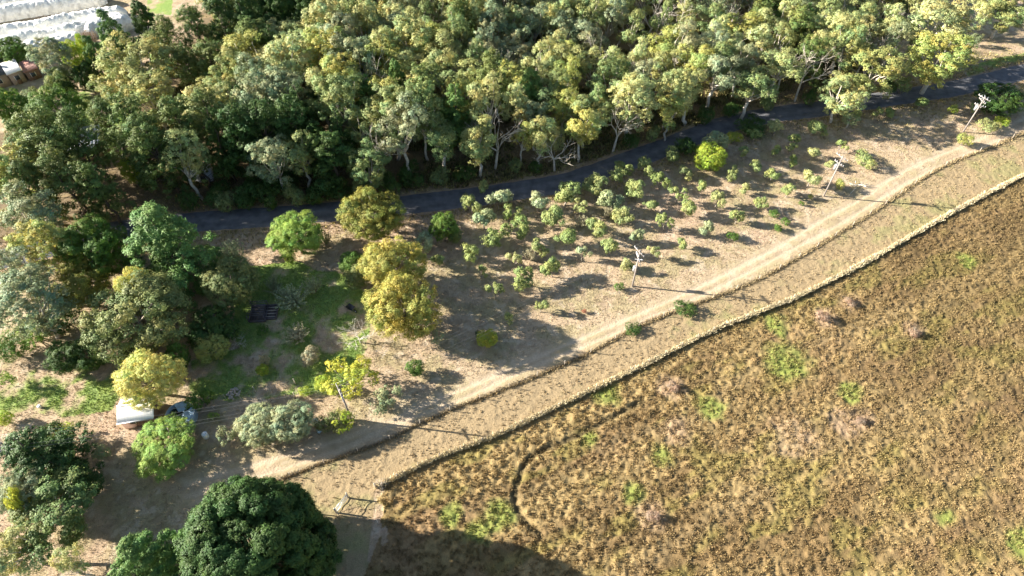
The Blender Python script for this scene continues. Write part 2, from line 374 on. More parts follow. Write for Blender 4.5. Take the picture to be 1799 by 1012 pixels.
tag(blades('strip_grass', X, Y, .13, .10, .12, 3, 6, cf(1.05, (.38, .30, .16), .3)), 'short dry grass on the strip between the two fence lines', 'grass')
X, Y = scatter(210000, -75, 115, 20, 135, 7, lambda X, Y, j, i: (~GSTRIP[j, i]) & (~GPAD[j, i]) & (GDT[j, i] > 1) & (GDR[j, i] > 2.8))
tag(blades('orchard_grass', X, Y, .11, .07, .2, 3, 8, cf(1.0, (.46, .39, .22), .4, .35)), 'sparse short dry grass under the orchard and garden trees', 'grass')
def along(P, n, w, seed, side=0):
    r = np.random.RandomState(seed); d = np.concatenate([[0], np.cumsum(np.linalg.norm(np.diff(P, axis=0), axis=1))])
    s = r.rand(n)*d[-1]; x = np.interp(s, d, P[:, 0]); y = np.interp(s, d, P[:, 1])
    tx = np.interp(s+.5, d, P[:, 0])-np.interp(s-.5, d, P[:, 0]); ty = np.interp(s+.5, d, P[:, 1])-np.interp(s-.5, d, P[:, 1])
    l = np.hypot(tx, ty)+1e-6; o = r.randn(n)*w*.5*(.6+.8*vnoise(s/3, s*0, seed+1)) + side
    return x - ty/l*o, y + tx/l*o
X, Y = along(fa, 9500, .24, 21)
tag(blades('fence_line_grass', X, Y, .46, .08, .13, 4, 22, cf(0, (.68, .58, .37), 1.0, .3), .45), 'tall pale straw grass standing along the paddock fence', 'grass')
X, Y = along(fb, 4200, .32, 23, .1)
tag(blades('track_edge_grass', X, Y, .24, .08, .15, 3, 24, cf(0, (.40, .31, .17), 1.0, .3), .4), 'rusty brown dry grass along the fence below the track', 'grass')
lg = lambda X, Y: inside(X, Y, LAWN[0]) | inside(X, Y, LAWN[1])
X, Y = scatter(60000, -75, -10, 40, 80, 25, lambda X, Y, j, i: lg(X, Y) & (GC[j, i, 1] > GC[j, i, 0]*1.1))
tag(blades('lawn_grass', X, Y, .12, .07, .15, 3, 26, cf(1.15, (.26, .36, .08), .3)), 'green grass of the garden lawn between the fruit trees', 'grass')
vd = dist_line(cxm[::4, ::4], cym[::4, ::4], road)
X, Y = along(road, 26000, 7.0, 27); kk = (dist_line(X, Y, road) > 2.7); X, Y = X[kk], Y[kk]
tag(blades('verge_grass', X, Y, .26, .10, .25, 3, 28, cf(0, (.34, .28, .11), 1.0, .4)), 'rough dry grass on both verges of the sealed road', 'grass')
X, Y = scatter(60000, -70, 95, 92, 165, 29, lambda X, Y, j, i: inside(X, Y, WOOD) & (fbm(X, Y, 6, 99) > .48))
tag(blades('undergrowth', X, Y, .5, .25, .35, 3, 30, cf(0, (.17, .16, .06), 1.0, .4)), 'low dull green undergrowth on the floor of the wood', 'undergrowth')

# ------------------------------------------------------------------ trees
def leaves(rng, C, R, per, size, outward=None, tint=None, up=.15, aspect=.45, rnd=.62, big=0.):
    """C (n,3) tuft centres, R (n,) radii"""
    n = len(C); m = n*per
    c = np.repeat(C, per, 0); r = np.repeat(R, per)
    d = rng.randn(m, 3); d /= np.linalg.norm(d, axis=1)[:, None]
    p = c + d*(r*(.35+.85*rng.rand(m)**1.3))[:, None]*np.array([1, 1, .9])
    nrm = d*.6 + rng.randn(m, 3)*rnd*.6
    if outward is not None: nrm += np.repeat(outward, per, 0)*.7
    if big:
        cc = (C.max(0)+C.min(0))/2; g = (p-cc)/((C.max(0)-C.min(0))/2+.1); nrm += g*big
    nrm[:, 2] += up; nrm /= np.linalg.norm(nrm, axis=1)[:, None]
    a = np.cross(nrm, rng.randn(m, 3)); a /= np.linalg.norm(a, axis=1)[:, None]; b = np.cross(nrm, a)
    s = size*(.65+.7*rng.rand(m))[:, None]*.5
    V = np.stack([p-a*s, p-b*s*aspect+nrm*s*.15, p+a*s, p+b*s*aspect+nrm*s*.15], 1).reshape(-1, 3)
    t = np.repeat(tint, per, 0)*(.88+.24*rng.rand(m, 1))
    return V, np.arange(4*m).reshape(m, 4), np.repeat(t, 4, 0)
def crown_from_lobes(rng, L, LR, tuft_r, dens, per, size, squash=.8, topbias=.1, warm=.15, keep=.72):
    """tufts over the surface of overlapping lobes, hidden ones dropped"""
    cs, rs, ou, lt = [], [], [], []
    for i in range(len(L)):
        nt_ = max(5, int(dens*4*math.pi*(LR[i]/tuft_r)**2/4))
        d = rng.randn(nt_, 3); d[:, 2] += topbias*1.5; d /= np.linalg.norm(d, axis=1)[:, None]
        p = L[i] + d*LR[i]*np.array([1, 1, squash])*(.80+.25*rng.rand(nt_, 1))
        ok = np.ones(nt_, bool)
        for k in range(len(L)):
            if k != i: ok &= np.linalg.norm((p-L[k])/np.array([1, 1, squash]), axis=1) > LR[k]*keep
        lt.append(np.repeat([[.86+.28*rng.rand(), 1+warm*1.2*(rng.rand()-.5)]], ok.sum(), 0)); cs.append(p[ok]); ou.append(d[ok]); rs.append(tuft_r*(.7+.6*rng.rand(ok.sum())))
    C = np.concatenate(cs); R = np.concatenate(rs); O = np.concatenate(ou)
    LT = np.concatenate(lt); t = (.80+.38*rng.rand(len(C), 1))*LT[:, :1]; w = LT[:, 1:]+warm*(rng.rand(len(C), 1)-.5)
    tint = np.concatenate([t*w, t, t*(1-.5*(w-1))], 1)
    return leaves(rng, C, R, per, size, O, tint, big=.35)
def limb(mb, a, b, r0, r1, rng, n=5, sag=.12, k=4):
    a = np.asarray(a, float); b = np.asarray(b, float); L = np.linalg.norm(b-a); pts = []
    off = rng.randn(3)*L*sag
    for i in range(k+1):
        t = i/k; p = a+(b-a)*t + off*math.sin(math.pi*t) + (rng.randn(3)*L*.025 if 0 < i < k else 0); pts.append(p)
    mb.tube(pts, np.linspace(r0, r1, k+1), n)
def bare(mb, p, d, L, r, lev, rng, spread=.6):
    d = d/np.linalg.norm(d); q = p + d*L
    mid = (p+q)/2 + rng.randn(3)*L*.07
    mb.tube([p, mid, q], [r, r*.85, r*.62], 5, False)
    if lev == 0: return
    for k in range(rng.randint(2, 4)):
        nd = d + rng.randn(3)*spread; nd[2] = abs(nd[2])*.7+.15
        bare(mb, q if k < 2 else mid, nd, L*rng.uniform(.6, .85), r*.58, lev-1, rng, spread)

LIB = {}     # kind -> list of (trunk mesh, crown mesh, H, W, zc)
def variant(kind, seed):
    rng = np.random.RandomState(seed); mb = MB()
    if kind == 'gum':
        H, W = 14., 8.5; n = rng.randint(9, 14); L = []; tries = 0
        while len(L) < n and tries < 500:
            tries += 1; d = rng.randn(3); d /= np.linalg.norm(d); rr_ = rng.rand()**.4
            p = np.array([d[0]*.36*W*rr_, d[1]*.36*W*rr_, .66*H + d[2]*.27*H*rr_])
            if all(np.linalg.norm(p-q) > .16*W for q in L): L.append(p)
        L = np.array(L); LR = W*rng.uniform(.12, .20, len(L))
        f = crown_from_lobes(rng, L, LR, .42, .95, 30, .27, .75, .35, .25)
        lean = rng.randn(2)*.6; fork = np.array([lean[0], lean[1], H*.34])
        limb(mb, [0, 0, -.3], fork, .30, .22, rng, 7, .03)
        for p in L:
            m_ = fork + (p-fork)*.5 + rng.randn(3)*.4
            limb(mb, fork, m_, .14, .09, rng, 5, .06, 2); limb(mb, m_, p, .09, .03, rng, 4, .08, 3)
        return mb, f, H, W, .66*H
    if kind == 'fullgum':
        H, W = 14., 8.5; L = []; LR = []
        ax, ay = rng.uniform(.8, 1.2, 2)
        for i in range(44):
            d = rng.randn(3); d[2] += .3; d /= np.linalg.norm(d); q = .55+.52*rng.rand()
            L.append([d[0]*.38*W*q*ax, d[1]*.38*W*q*ay, .60*H + d[2]*.34*H*q]); LR.append(W*rng.uniform(.065, .125))
        f = crown_from_lobes(rng, np.array(L), np.array(LR), .34, .9, 24, .26, 1.0, .35, .3, .6)
        fork = np.array([rng.randn()*.4, rng.randn()*.4, H*.32]); limb(mb, [0, 0, -.3], fork, .28, .2, rng, 7, .03)
        for p in L[::3]: limb(mb, fork, p, .12, .03, rng, 5, .05, 3)
        return mb, f, H, W, .62*H
    if kind == 'casuarina':
        H, W = 15., 7.5; L = []; LR = []
        for i in range(56):
            z = H*(.22+.76*rng.rand()); t = max(0, z/H-.25)/.75; rad = W*.42*(1-.55*t**1.5)*(rng.rand()**.5); a = rng.rand()*6.28
            L.append([math.cos(a)*rad, math.sin(a)*rad, z]); LR.append(W*rng.uniform(.07, .125))
        f = crown_from_lobes(rng, np.array(L), np.array(LR), .32, .9, 22, .24, 1.1, .1, .25, .6)
        limb(mb, [0, 0, -.3], [rng.randn()*.3, rng.randn()*.3, H*.92], .26, .05, rng, 7, .015, 6)
        for p in L:
            if p[2] < H*.9: limb(mb, [0, 0, p[2]-1.4], p, .07, .02, rng, 4, .05, 2)
        return mb, f, H, W, .62*H
    if kind == 'pine':
        H, W = 14., 8.5; L = []; LR = []
        z = .16*H
        while z < H*.97:
            t = (z/H-.16)/.84; rad = W*.5*(1-t)**.75*(.75+.3*rng.rand())
            for k in range(max(2, int(7*(1-t))+1)):
                a = rng.rand()*6.28; q = rad*(.8+.35*rng.rand())
                for s in (1., .62, .3):
                    if s < 1 and q < 1: continue
                    L.append([math.cos(a)*q*s, math.sin(a)*q*s, z + q*s*.18 + rng.randn()*.15]); LR.append(.34+.38*(1-t)*s*(.8+.4*rng.rand())+.1)
            z += .75+.25*rng.rand()
        L = np.array(L); LR = np.array(LR)
        f = crown_from_lobes(rng, L, LR, .28, .8, 20, .24, .6, .5, .15, .55)
        limb(mb, [0, 0, -.3], [0, 0, H*.97], .28, .04, rng, 7, .01, 6)
        for p in L[::3]: limb(mb, [0, 0, p[2]-.5], p, .05, .02, rng, 4, .03, 2)
        return mb, f, H, W, .45*H
    if kind == 'conifer':
        H, W = 14., 10.; L = []; LR = []
        for i in range(95):
            z = H*(.06+.92*rng.rand()**1.15); t = z/H; env = W*.46*min(1, (t+.12)/.3)*(1-t)**.62*1.25; a = rng.rand()*6.28; q = env*(.72+.36*rng.rand())
            L.append([math.cos(a)*q, math.sin(a)*q, z]); LR.append(W*rng.uniform(.05, .095))
        for z in np.linspace(.15, .75, 5): L.append([0, 0, z*H]); LR.append(W*.27*(1-z)+.6)
        f = crown_from_lobes(rng, np.array(L), np.array(LR), .30, .95, 26, .24, .8, .5, .2, .6)
        limb(mb, [0, 0, -.3], [0, 0, H*.93], .3, .05, rng, 7, .01, 6)
        return mb, f, H, W, .5*H
    if kind in ('round', 'roundfine', 'dome'):
        H, W = (9., 9.) if kind != 'dome' else (18., 15.); n = 46 if kind != 'dome' else 60; L = []; LR = []
        for i in range(n):
            d = rng.randn(3); d /= np.linalg.norm(d); q = .9+.14*rng.rand()
            L.append([d[0]*.36*W*q, d[1]*.36*W*q, H*.54 + d[2]*.33*H*q*(1 if d[2] > 0 else .95)]); LR.append(W*rng.uniform(.08, .15))
        if kind == 'dome':
            L = []; LR = []
            for i in range(190):
                z = H*.93*rng.rand()**.9; rad = W*.44*math.sqrt(max(.02, 1-(z/H/.97)**3.6))*(.86+.2*rng.rand()); a = rng.rand()*6.28
                L.append([math.cos(a)*rad, math.sin(a)*rad, z+.3]); LR.append(W*rng.uniform(.055, .095))
            for z in (.2, .42, .62, .78): L.append([0, 0, z*H]); LR.append(W*.40*(1.1-z*.8))
        L.append([0, 0, H*.54]); LR.append(W*(.30 if kind != 'dome' else .2))
        tr, de, per, sz = {'round': (.32, 1.0, 38, .19), 'roundfine': (.25, .9, 26, .17), 'dome': (.30, 1.7, 40, .21)}[kind]
        f = crown_from_lobes(rng, np.array(L), np.array(LR), tr, de, per, sz, .9, .15, .22)
        limb(mb, [0, 0, -.3], [0, 0, H*.5], .24 if kind != 'dome' else .5, .12, rng, 7, .02)
        for p in L[:-1:2]: limb(mb, [0, 0, H*.3], p, .09, .03, rng, 4, .05, 3)
        return mb, f, H, W, .53*H
    if kind == 'olive':
        H, W = 3.2, 3.3; L = []; LR = []
        el = rng.uniform(.75, 1.25); ov = rng.randn(2)*.25
        for i in range(rng.randint(6, 15)):
            d = rng.randn(3); d /= np.linalg.norm(d); q = rng.rand()**.45
            L.append([d[0]*.36*W*q*el+ov[0]*d[2], d[1]*.36*W*q/el+ov[1]*d[2], 1.9+d[2]*.9*q]); LR.append(rng.uniform(.28, .66))
        L = np.array(L); LR = np.array(LR)
        f = crown_from_lobes(rng, L, LR, .24, 1.2, 32, .18, .95, .3, .15, .6)
        limb(mb, [0, 0, -.1], [rng.randn()*.08, rng.randn()*.08, .9], .10, .07, rng, 6, .04)
        for p in L: limb(mb, [0, 0, .8], p, .045, .015, rng, 4, .06, 3)
        return mb, f, H, W, 1.85
    if kind == 'bush':
        H, W = 2.6, 4.0; L = []; LR = []
        for i in range(14):
            a = rng.rand()*6.28; q = rng.rand()**.5*.33*W; L.append([math.cos(a)*q, math.sin(a)*q, .9+.75*rng.rand()*(1-q/W)]); LR.append(rng.uniform(.5, .85))
        f = crown_from_lobes(rng, np.array(L), np.array(LR), .22, .85, 18, .16, .9, .3, .2, .65)
        for p in L[::2]: limb(mb, [rng.randn()*.1, rng.randn()*.1, -.1], p, .05, .02, rng, 4, .05, 2)
        return mb, f, H, W, 1.15
    if kind == 'spiky':      # upright twiggy shrub
        H, W = 2.8, 3.4; C = []; V = []
        for i in range(70):
            a = rng.rand()*6.28; q = rng.rand()**.6; top = np.array([math.cos(a)*q*W*.5, math.sin(a)*q*W*.5, H*(.95-.35*q)*rng.uniform(.8, 1)])
            b0 = np.array([math.cos(a)*q*.25, math.sin(a)*q*.25, 0.]); mb.tube([b0, (b0+top)/2+rng.randn(3)*.06, top], [.022, .016, .008], 3, False)
            for s in np.linspace(.4, 1, 7): C.append(b0+(top-b0)*s)
        C = np.array(C); t = .8+.4*rng.rand(len(C), 1)
        f = leaves(rng, C, np.full(len(C), .12), 7, .13, None, np.repeat(t, 3, 1), .2, .4)
        return mb, f, H, W, 1.45
    if kind == 'sparse':     # small loose tree
        H, W = 4.2, 4.4; L = []; LR = []
        for i in range(18):
            a = rng.rand()*6.28; q = rng.rand()**.5*.42*W; L.append([math.cos(a)*q, math.sin(a)*q, 1.7+2.0*rng.rand()]); LR.append(rng.uniform(.35, .65))
        f = crown_from_lobes(rng, np.array(L), np.array(LR), .2, .75, 18, .17, .9, .2, .2, .5)
        limb(mb, [0, 0, -.1], [.1, 0, 1.4], .09, .07, rng, 6, .03)
        for p in L: limb(mb, [.1, 0, 1.3], p, .05, .015, rng, 4, .08, 3)
        return mb, f, H, W, 2.8
    if kind == 'dead':
        H, W = 9., 6.
        top = np.array([rng.randn()*.3, rng.randn()*.3, 3.]); mb.tube([[0, 0, -.3], top*.5, top], [.27, .23, .19], 7, False)
        for k in range(4):
            nd = np.array([rng.randn()*.55, rng.randn()*.55, 1.]); bare(mb, top, nd, 2.3, .12, 4, rng, .5)
        return mb, None, H, W, 5.
    if kind == 'bareshrub':
        H, W = 3.5, 4.5
        mb.tube([[0, 0, -.1], [.05, 0, .5], [0, .05, .9]], [.10, .085, .07], 6, False)
        for k in range(6):
            nd = np.array([rng.randn()*.8, rng.randn()*.8, .9]); bare(mb, np.array([0, .05, .9]), nd, 1.0, .042, 4, rng, .6)
        return mb, None, H, W, 2.0
NV = {'conifer': 4, 'fullgum': 7, 'gum': 9, 'casuarina': 5, 'pine': 5, 'round': 4, 'roundfine': 3, 'dome': 1, 'olive': 12, 'bush': 6, 'spiky': 3, 'sparse': 4, 'dead': 4, 'bareshrub': 2}
def lib(kind):
    if kind not in LIB:
        LIB[kind] = []
        for i in range(NV[kind]):
            mb, f, H, W, zc = variant(kind, 1000 + 37*i + 7*len(kind) + ord(kind[0]))
            tm = mb.mesh(kind + '_trunk', True)
            cm = make_mesh(kind + '_crown', *f) if f is not None else None
            if f is not None:
                P = f[0]; W = 2*float(np.percentile(np.hypot(P[:, 0], P[:, 1]), 97)); z0, z1 = np.percentile(P[:, 2], [2, 99.3]); H = float(z1); zc = float(z0+z1)/2
            LIB[kind].append((tm, cm, H, W, zc))
    return LIB[kind]
MESHES = {}
def with_mat(me, key):
    k = (me.name, key)
    if k not in MESHES:
        c = me if not me.materials else me.copy()
        if c is not me: c.materials.clear()
        c.materials.append(M[key]); MESHES[k] = c
    return MESHES[k]
NAMES = {'conifer': 'pine_tree', 'gum': 'gum_tree', 'fullgum': 'gum_tree', 'casuarina': 'she_oak', 'pine': 'pine_tree', 'round': 'broadleaf_tree', 'roundfine': 'broadleaf_tree', 'dome': 'broad_pine_tree', 'olive': 'olive_tree', 'bush': 'bush', 'spiky': 'twiggy_shrub', 'sparse': 'small_tree', 'dead': 'dead_tree', 'bareshrub': 'bare_tree'}
RT = random.Random(77)
def tree(kind, x, y, W, H, leaf, label, group=None, bark=None, vi=None, name=None, cat=None):
    vs = lib(kind); tm, cm, H0, W0, zc = vs[RT.randrange(len(vs)) if vi is None else vi % len(vs)]
    bark = bark or ('bark_pale' if kind in ('gum', 'fullgum', 'dead') else 'twig_pale' if kind in ('bareshrub',) else 'bark_dark' if kind in ('pine', 'conifer', 'casuarina', 'dome') else 'bark_grey')
    nm = name or NAMES[kind]
    o = root(nm, label, cat or ('bush' if kind == 'bush' else 'shrub' if kind == 'spiky' else 'tree'), (x, y, gz(x, y)), RT.uniform(0, 6.28), group)
    o.scale = (W/W0*RT.uniform(.9, 1.1), W/W0*RT.uniform(.9, 1.1), H/H0)
    if kind in ('olive', 'gum', 'sparse'): o.rotation_euler = (RT.uniform(-.07, .07), RT.uniform(-.07, .07), o.rotation_euler[2])
    link('trunk' if kind not in ('bush', 'spiky') else 'stems', with_mat(tm, bark), None, o)
    if cm: link('crown' if kind not in ('bush', 'spiky') else 'foliage', with_mat(cm, leaf), None, o)
    return o
def put(kind, cu, cv, wpx, H, leaf, label, group=None, **k):
    """crown centre and width as measured in the photo, true height H -> stands where that crown really is"""
    _, _, H0, W0, zc = lib(kind)[0]; z = zc/H0*H; p = at(cu, cv, z); W = wpx*depth(p)/FPX
    tree(kind, p[0], p[1], W, H, leaf, label, group, **k); return p
# ---- single trees one can point at: kind, crown centre u, v, crown width px, height m, leaves, label
SINGLE = [
 # top left, round the farmhouse
 ('round',20,88,56,6,'green','green broad tree with a yellowish top left of the pale path above the farmhouse',{}),
 ('bush',12,172,30,3.0,'yellow','small yellow bush in front of the farmhouse wall',{}),
 ('roundfine',18,116,18,3.2,'lime','small lime green shrub behind the dark farmhouse roof',{}),
 ('fullgum',88,100,68,11,'gum_grey','dull olive gum beside the brick red shed roof',{}),
 ('roundfine',128,96,36,8,'lime','bright lime tree in front of the white netted rows',{}),
 ('roundfine',148,84,22,8,'lime','smaller lime tree touching the bright lime tree by the netting',{}),
 ('spiky',155,68,32,5,'pinkgrass','brownish leafless shrub at the lower edge of the white netting',{}),
 ('conifer',200,68,58,13,'pine_mid','pointed green pine standing in front of the lowest netted row',{}),
 ('conifer',263,60,60,15,'pine','dark pine right of the netted rows, tallest there',{}),
 ('conifer',170,105,52,11,'pine_mid','green pine between the lime tree and the ochre gum',{}),
 ('round',150,132,42,7,'darkgreen','dark round tree left of the ochre gum, on the pale lawn edge',{}),
 ('roundfine',108,142,46,6,'olive','pale olive broad shrub right of the brick red shed',{}),
 ('bush',88,160,34,3,'olive','grey green bush in front of the brick red shed',{}),
 ('bush',60,158,20,2,'olivebroad','small round bush at the corner of the brick red shed',{}),
 ('bush',45,172,34,3,'silver','pale grey bush on the bare ground in front of the farmhouse',{}),
 ('roundfine',112,152,40,5,'darkgreen','dark green round shrub behind the pale lawn gap',{}),
 ('fullgum',240,112,135,15,'gum_ochre','largest ochre gum tree above the dark she oaks at the left',{}),
 ('fullgum',262,172,110,13,'gum_ochre','ochre gum just below the largest ochre gum',{}),
 ('fullgum',205,150,80,12,'gum_ochre','ochre gum at the left side of the largest ochre gum',{}),
 ('round',12,185,66,8,'green','dark green round tree at the left edge below the farmhouse',{}),
 ('roundfine',38,232,52,6.5,'olivebroad','round shrub with yellowish crown on the bare patch at the left edge',{}),
 ('round',100,192,92,10,'green','broad green tree in front of the pale lawn gap',{}),
 ('fullgum',25,300,110,15,'gum_yellow','yellow topped gum at the left edge of the photo',{}),
 ('fullgum',45,372,120,13,'gum_grey','grey green gum below the yellow topped gum at the left edge',{}),
 ('casuarina',95,245,90,17,'casuarina','tall dull green she oak next to the yellow topped gum',{}),
 ('casuarina',150,255,80,17,'casuarina','she oak rising in front of the grey shed roof',{}),
 ('casuarina',115,320,80,15,'casuarina','she oak with yellow green edge below the grey shed roof',{}),
 ('casuarina',172,330,70,14,'casuarina','she oak with two dark trunks behind the big green pine',{}),
 ('casuarina',235,225,90,17,'casuarina','tall dark she oak below the ochre gums',{}),
 ('casuarina',275,275,80,16,'casuarina','she oak with a leaning dark trunk beside the bare drive',{}),
 ('casuarina',320,225,85,17,'casuarina','she oak above the white shed',{}),
 ('casuarina',375,215,80,17,'casuarina','she oak right of the white shed, nearest the road bank',{}),
 ('casuarina',340,270,60,13,'casuarina','slim she oak over the roof of the white shed',{}),
 ('casuarina',425,240,80,16,'pine','very dark she oak at the road bank left of the pines',{}),
 ('bush',385,340,60,3,'darkgreen','dark bush on the bank above the road',{}),
 ('bush',440,330,60,3.5,'darkgreen','dark bush beside the she oak on the road bank',{}),
 ('roundfine',228,300,34,6,'lime','small yellow green tree lit between the dark she oaks',{}),
 ('fullgum',72,432,92,12,'gum_yellow','yellow gum beside the pale driveway at the left',{}),
 ('fullgum',20,470,105,12,'gum_grey','blue grey gum at the left edge below the yellow gum',{}),
 ('fullgum',50,535,125,12,'gum_grey','shaded blue grey gum over the dark garden corner',{}),
 ('round',165,432,118,10,'green','dark green broad tree with a bright left lobe behind the pine',{}),
 ('roundfine',122,428,38,7,'brightgreen','bright green tree against the left of the dark broad tree',{}),
 ('conifer',292,432,172,15.5,'pine_mid','big blue green pine between the driveway and the road',{'vi':1}),
 ('round',140,502,98,8,'rust','bronze green broad tree left of the large grey olive tree',{}),
 ('round',236,552,165,10.5,'olivebroad','largest dull olive tree left of the vegetable pens',{}),
 ('roundfine',240,506,60,9.5,'goldbright','pale gold crown rising behind the largest dull olive tree',{}),
 ('roundfine',404,492,98,8,'olivebroad','round dull olive tree with a pale top by the lawn',{}),
 ('spiky',408,444,42,6.5,'silver','pale cream topped tree behind the round dull olive tree',{}),
 ('round',370,575,92,5,'darkgreen','dark green shrub mass beside the largest dull olive tree',{}),
 ('roundfine',372,612,56,4.5,'gum_yellow','yellow flecked shrub below the dark green shrub mass',{}),
 ('roundfine',261,661,112,8.2,'goldbright','bright golden yellow tree behind the white roofed shed',{}),
 ('round',311,625,44,5,'green','green bush touching the golden yellow tree',{}),
 ('bush',228,625,54,4,'darkgreen','dark bush above the golden yellow tree',{}),
 ('bush',350,700,46,3.6,'green','green bush beside the round water tank',{}),
 ('bush',375,730,20,1.6,'brightgreen','little bright bush among the trellis wires',{}),
 ('round',288,784,118,3.8,'brightgreen','large bright green shrub in front of the shed and tank',{}),
 ('round',455,745,80,4.6,'silver','silver green shrub, left half of the silver pair',{}),
 ('round',510,740,82,5.0,'silver','silver green shrub, right half of the silver pair',{}),
 ('bush',582,740,58,3.5,'olivebroad','olive green bush right of the white drum',{}),
 ('sparse',606,742,44,3.6,'lime','yellow green bush at the foot of the leaning power pole',{}),
 ('sparse',395,765,40,2.6,'gum_grey','small grey shrub left of the silver pair',{}),
 # garden
 ('sparse',614,664,94,4.8,'yellow','bright yellow loose tree near the leaning power pole',{}),
 ('roundfine',568,672,34,2.4,'lime','low lime shrub left of the bright yellow tree',{}),
 ('bush',534,688,22,1.2,'lime','tiny lime bush on the lawn edge',{}),
 ('sparse',685,690,52,3.4,'silver','thin grey green tree right of the bright yellow tree',{}),
 ('sparse',672,708,38,2.6,'gum_grey','grey shrub below the thin grey green tree',{}),
 ('roundfine',729,646,34,2.6,'green','small green tree alone on the bare ground',{}),
 ('spiky',521,585,42,2.6,'twig','pale dry shrub in the middle of the lawn',{}),
 ('roundfine',545,623,32,2.8,'twig','cream coloured small tree on the bright lawn',{}),
 ('spiky',513,518,64,3.2,'silver','grey twiggy shrub in shade at the top of the lawn',{}),
 ('spiky',548,500,34,3,'silver','second grey twiggy shrub, at the top of the lawn',{}),
 ('spiky',478,500,36,2.6,'gum_grey','low grey green shrub above the dark pens',{}),
 ('bush',462,578,26,1.4,'green','low green plant below the dark pens',{}),
 ('roundfine',464,632,18,2.6,'twig','thin cream sapling at the left side of the lawn',{}),
 ('roundfine',460,650,22,1.8,'lime','little lime shrub beside the cream sapling',{}),
 ('round',519,412,102,7,'brightgreen','bright green leafy tree below the road',{}),
 ('spiky',570,418,24,3,'olivebroad','thin brownish shrub at the right of the bright green leafy tree',{}),
 ('bush',508,452,24,2.4,'lime','lime bush under the bright green leafy tree',{}),
 ('round',652,375,104,8.5,'rust','bronze gold round tree standing beside the road',{}),
 ('round',691,462,112,8.5,'golden','golden tree, the upper of the touching golden pair',{}),
 ('round',709,536,142,10,'golden','golden tree, the lower and larger of the touching golden pair',{}),
 ('roundfine',618,460,46,3.6,'green','green shrub at the left of the upper golden tree',{}),
 ('roundfine',628,484,48,3.6,'olivebroad','dull green shrub left of where the golden trees touch',{}),
 ('round',780,398,54,5.5,'green','dense dark green tree at the left corner of the olive grove',{}),
 ('roundfine',798,412,28,3.4,'olive','olive green shrub against the dense dark green tree',{}),
 ('sparse',768,592,30,2.8,'silver','silver sapling at the shaded foot of the larger golden tree',{}),
 ('roundfine',856,593,38,2.6,'yellow','bright yellow small tree with a leaning stake in the shade',{}),
 ('bush',841,588,18,1.4,'darkgreen','little dark shrub left of the staked yellow tree',{}),
 ('roundfine',1247,275,62,4.8,'lime','large yellow green bush at the top of the olive grove',{}),
 ('roundfine',1258,248,44,4.4,'silver','pale topped bush behind the large yellow green bush',{}),
 ('bush',1207,254,44,3.6,'darkgreen','dark green bush by the road left of the large yellow green bush',{}),
 ('bush',1180,272,34,3,'gum_green','dark olive bush hanging over the road edge',{}),
 ('bush',1290,240,30,2.6,'yellow','yellowish shrub right of the pale topped bush',{}),
 ('bush',1322,222,60,2.4,'darkgreen','low dark hedge shrub along the lower road verge',{}),
 ('round',1757,172,84,5.5,'darkgreen','large dark green bush beside the road at the right edge',{}),
 ('bush',1694,243,30,2.4,'gum_yellow','olive yellow bush at the foot of the farthest power pole',{}),
 ('bush',1738,220,38,2.2,'gum','scrubby bush above the track near the right edge',{}),
 ('bush',1762,212,30,1.8,'lime','flat yellow bush above the track at the right edge',{}),
 ('bush',1677,192,20,1.8,'lime','small lime shrub between the farthest pole and the road',{}),
 ('bush',1520,278,46,2.2,'olive','wide low olive bush right of the second power pole',{}),
 ('bush',1476,322,20,2.2,'gum_yellow','olive yellow shrub right of the second power pole foot',{}),
 ('bush',1110,468,18,1.2,'green','tiny green bush right of the third power pole',{}),
 ('bush',1086,503,20,1.3,'green','low green bush left of the third power pole foot',{}),
 ('bush',1027,547,10,.7,'red','tiny red bush on the bare ground above the track',{}),
 ('bush',1287,414,24,1.7,'green','dark green shrub at the track side of the olive grove',{}),
 ('bush',1360,375,18,1.3,'green','uppermost of the three low green bushes at the grove end',{}),
 ('bush',1380,388,18,1.3,'green','middle of the three low green bushes at the grove end',{}),
 ('bush',1368,400,18,1.2,'green','lowest of the three low green bushes at the grove end',{}),
 ('bush',1425,345,10,1.0,'gum_yellow','tiny bush left of the second power pole foot',{}),
 ('bush',1408,357,11,1.0,'green','tiny bush between the grove end and the second power pole',{}),
 ('bush',1205,544,42,1.3,'darkgreen','dark green scrub on the fence line below the track',{}),
 ('bush',1112,578,34,1.1,'darkgreen','low dark scrub on the fence line, left of the larger scrub',{}),
 # paddock bushes
 ('bush',1182,680,26,1.1,'pinkgrass','pinkish dry bush on a bare patch near the paddock fence',{}),
 ('bush',1447,558,30,1.3,'pinkgrass','pinkish dry bush left of its neighbour near the upper paddock',{}),
 ('bush',1492,530,24,1.0,'pinkgrass','pinkish dry bush closest to the fence in the upper paddock',{}),
 ('bush',1608,585,22,1.1,'pinkgrass','brown dry bush at the end of the short dark furrow',{}),
 ('bush',1145,905,28,1.1,'pinkgrass','greyish dry bush in the lower middle of the paddock',{}),
 ('bush',1512,738,20,0.7,'pinkgrass','small dry bush on the bare patch in the middle of the paddock',{}),
 # bottom left
 ('pine',62,800,165,10,'pine','dark spreading pine at the lower left',{'vi':3}),
 ('pine',125,832,95,6,'pine','dark pine limb mass reaching toward the track from the spreading pine',{'vi':2}),
 ('fullgum',100,898,140,8,'casuarina','shaded dull green tree below the spreading pine',{}),
 ('round',45,870,100,8,'gum_grey','grey green tree at the left edge below the spreading pine',{}),
 ('bush',42,884,44,9,'yellow','yellow flowering crown among the shaded trees at the lower left',{}),
 ('gum',25,960,110,8,'gum','yellow green gum in the bottom left corner',{}),
 ('gum',125,985,62,9,'gum','narrow yellow green gum at the bottom edge left of the pines',{}),
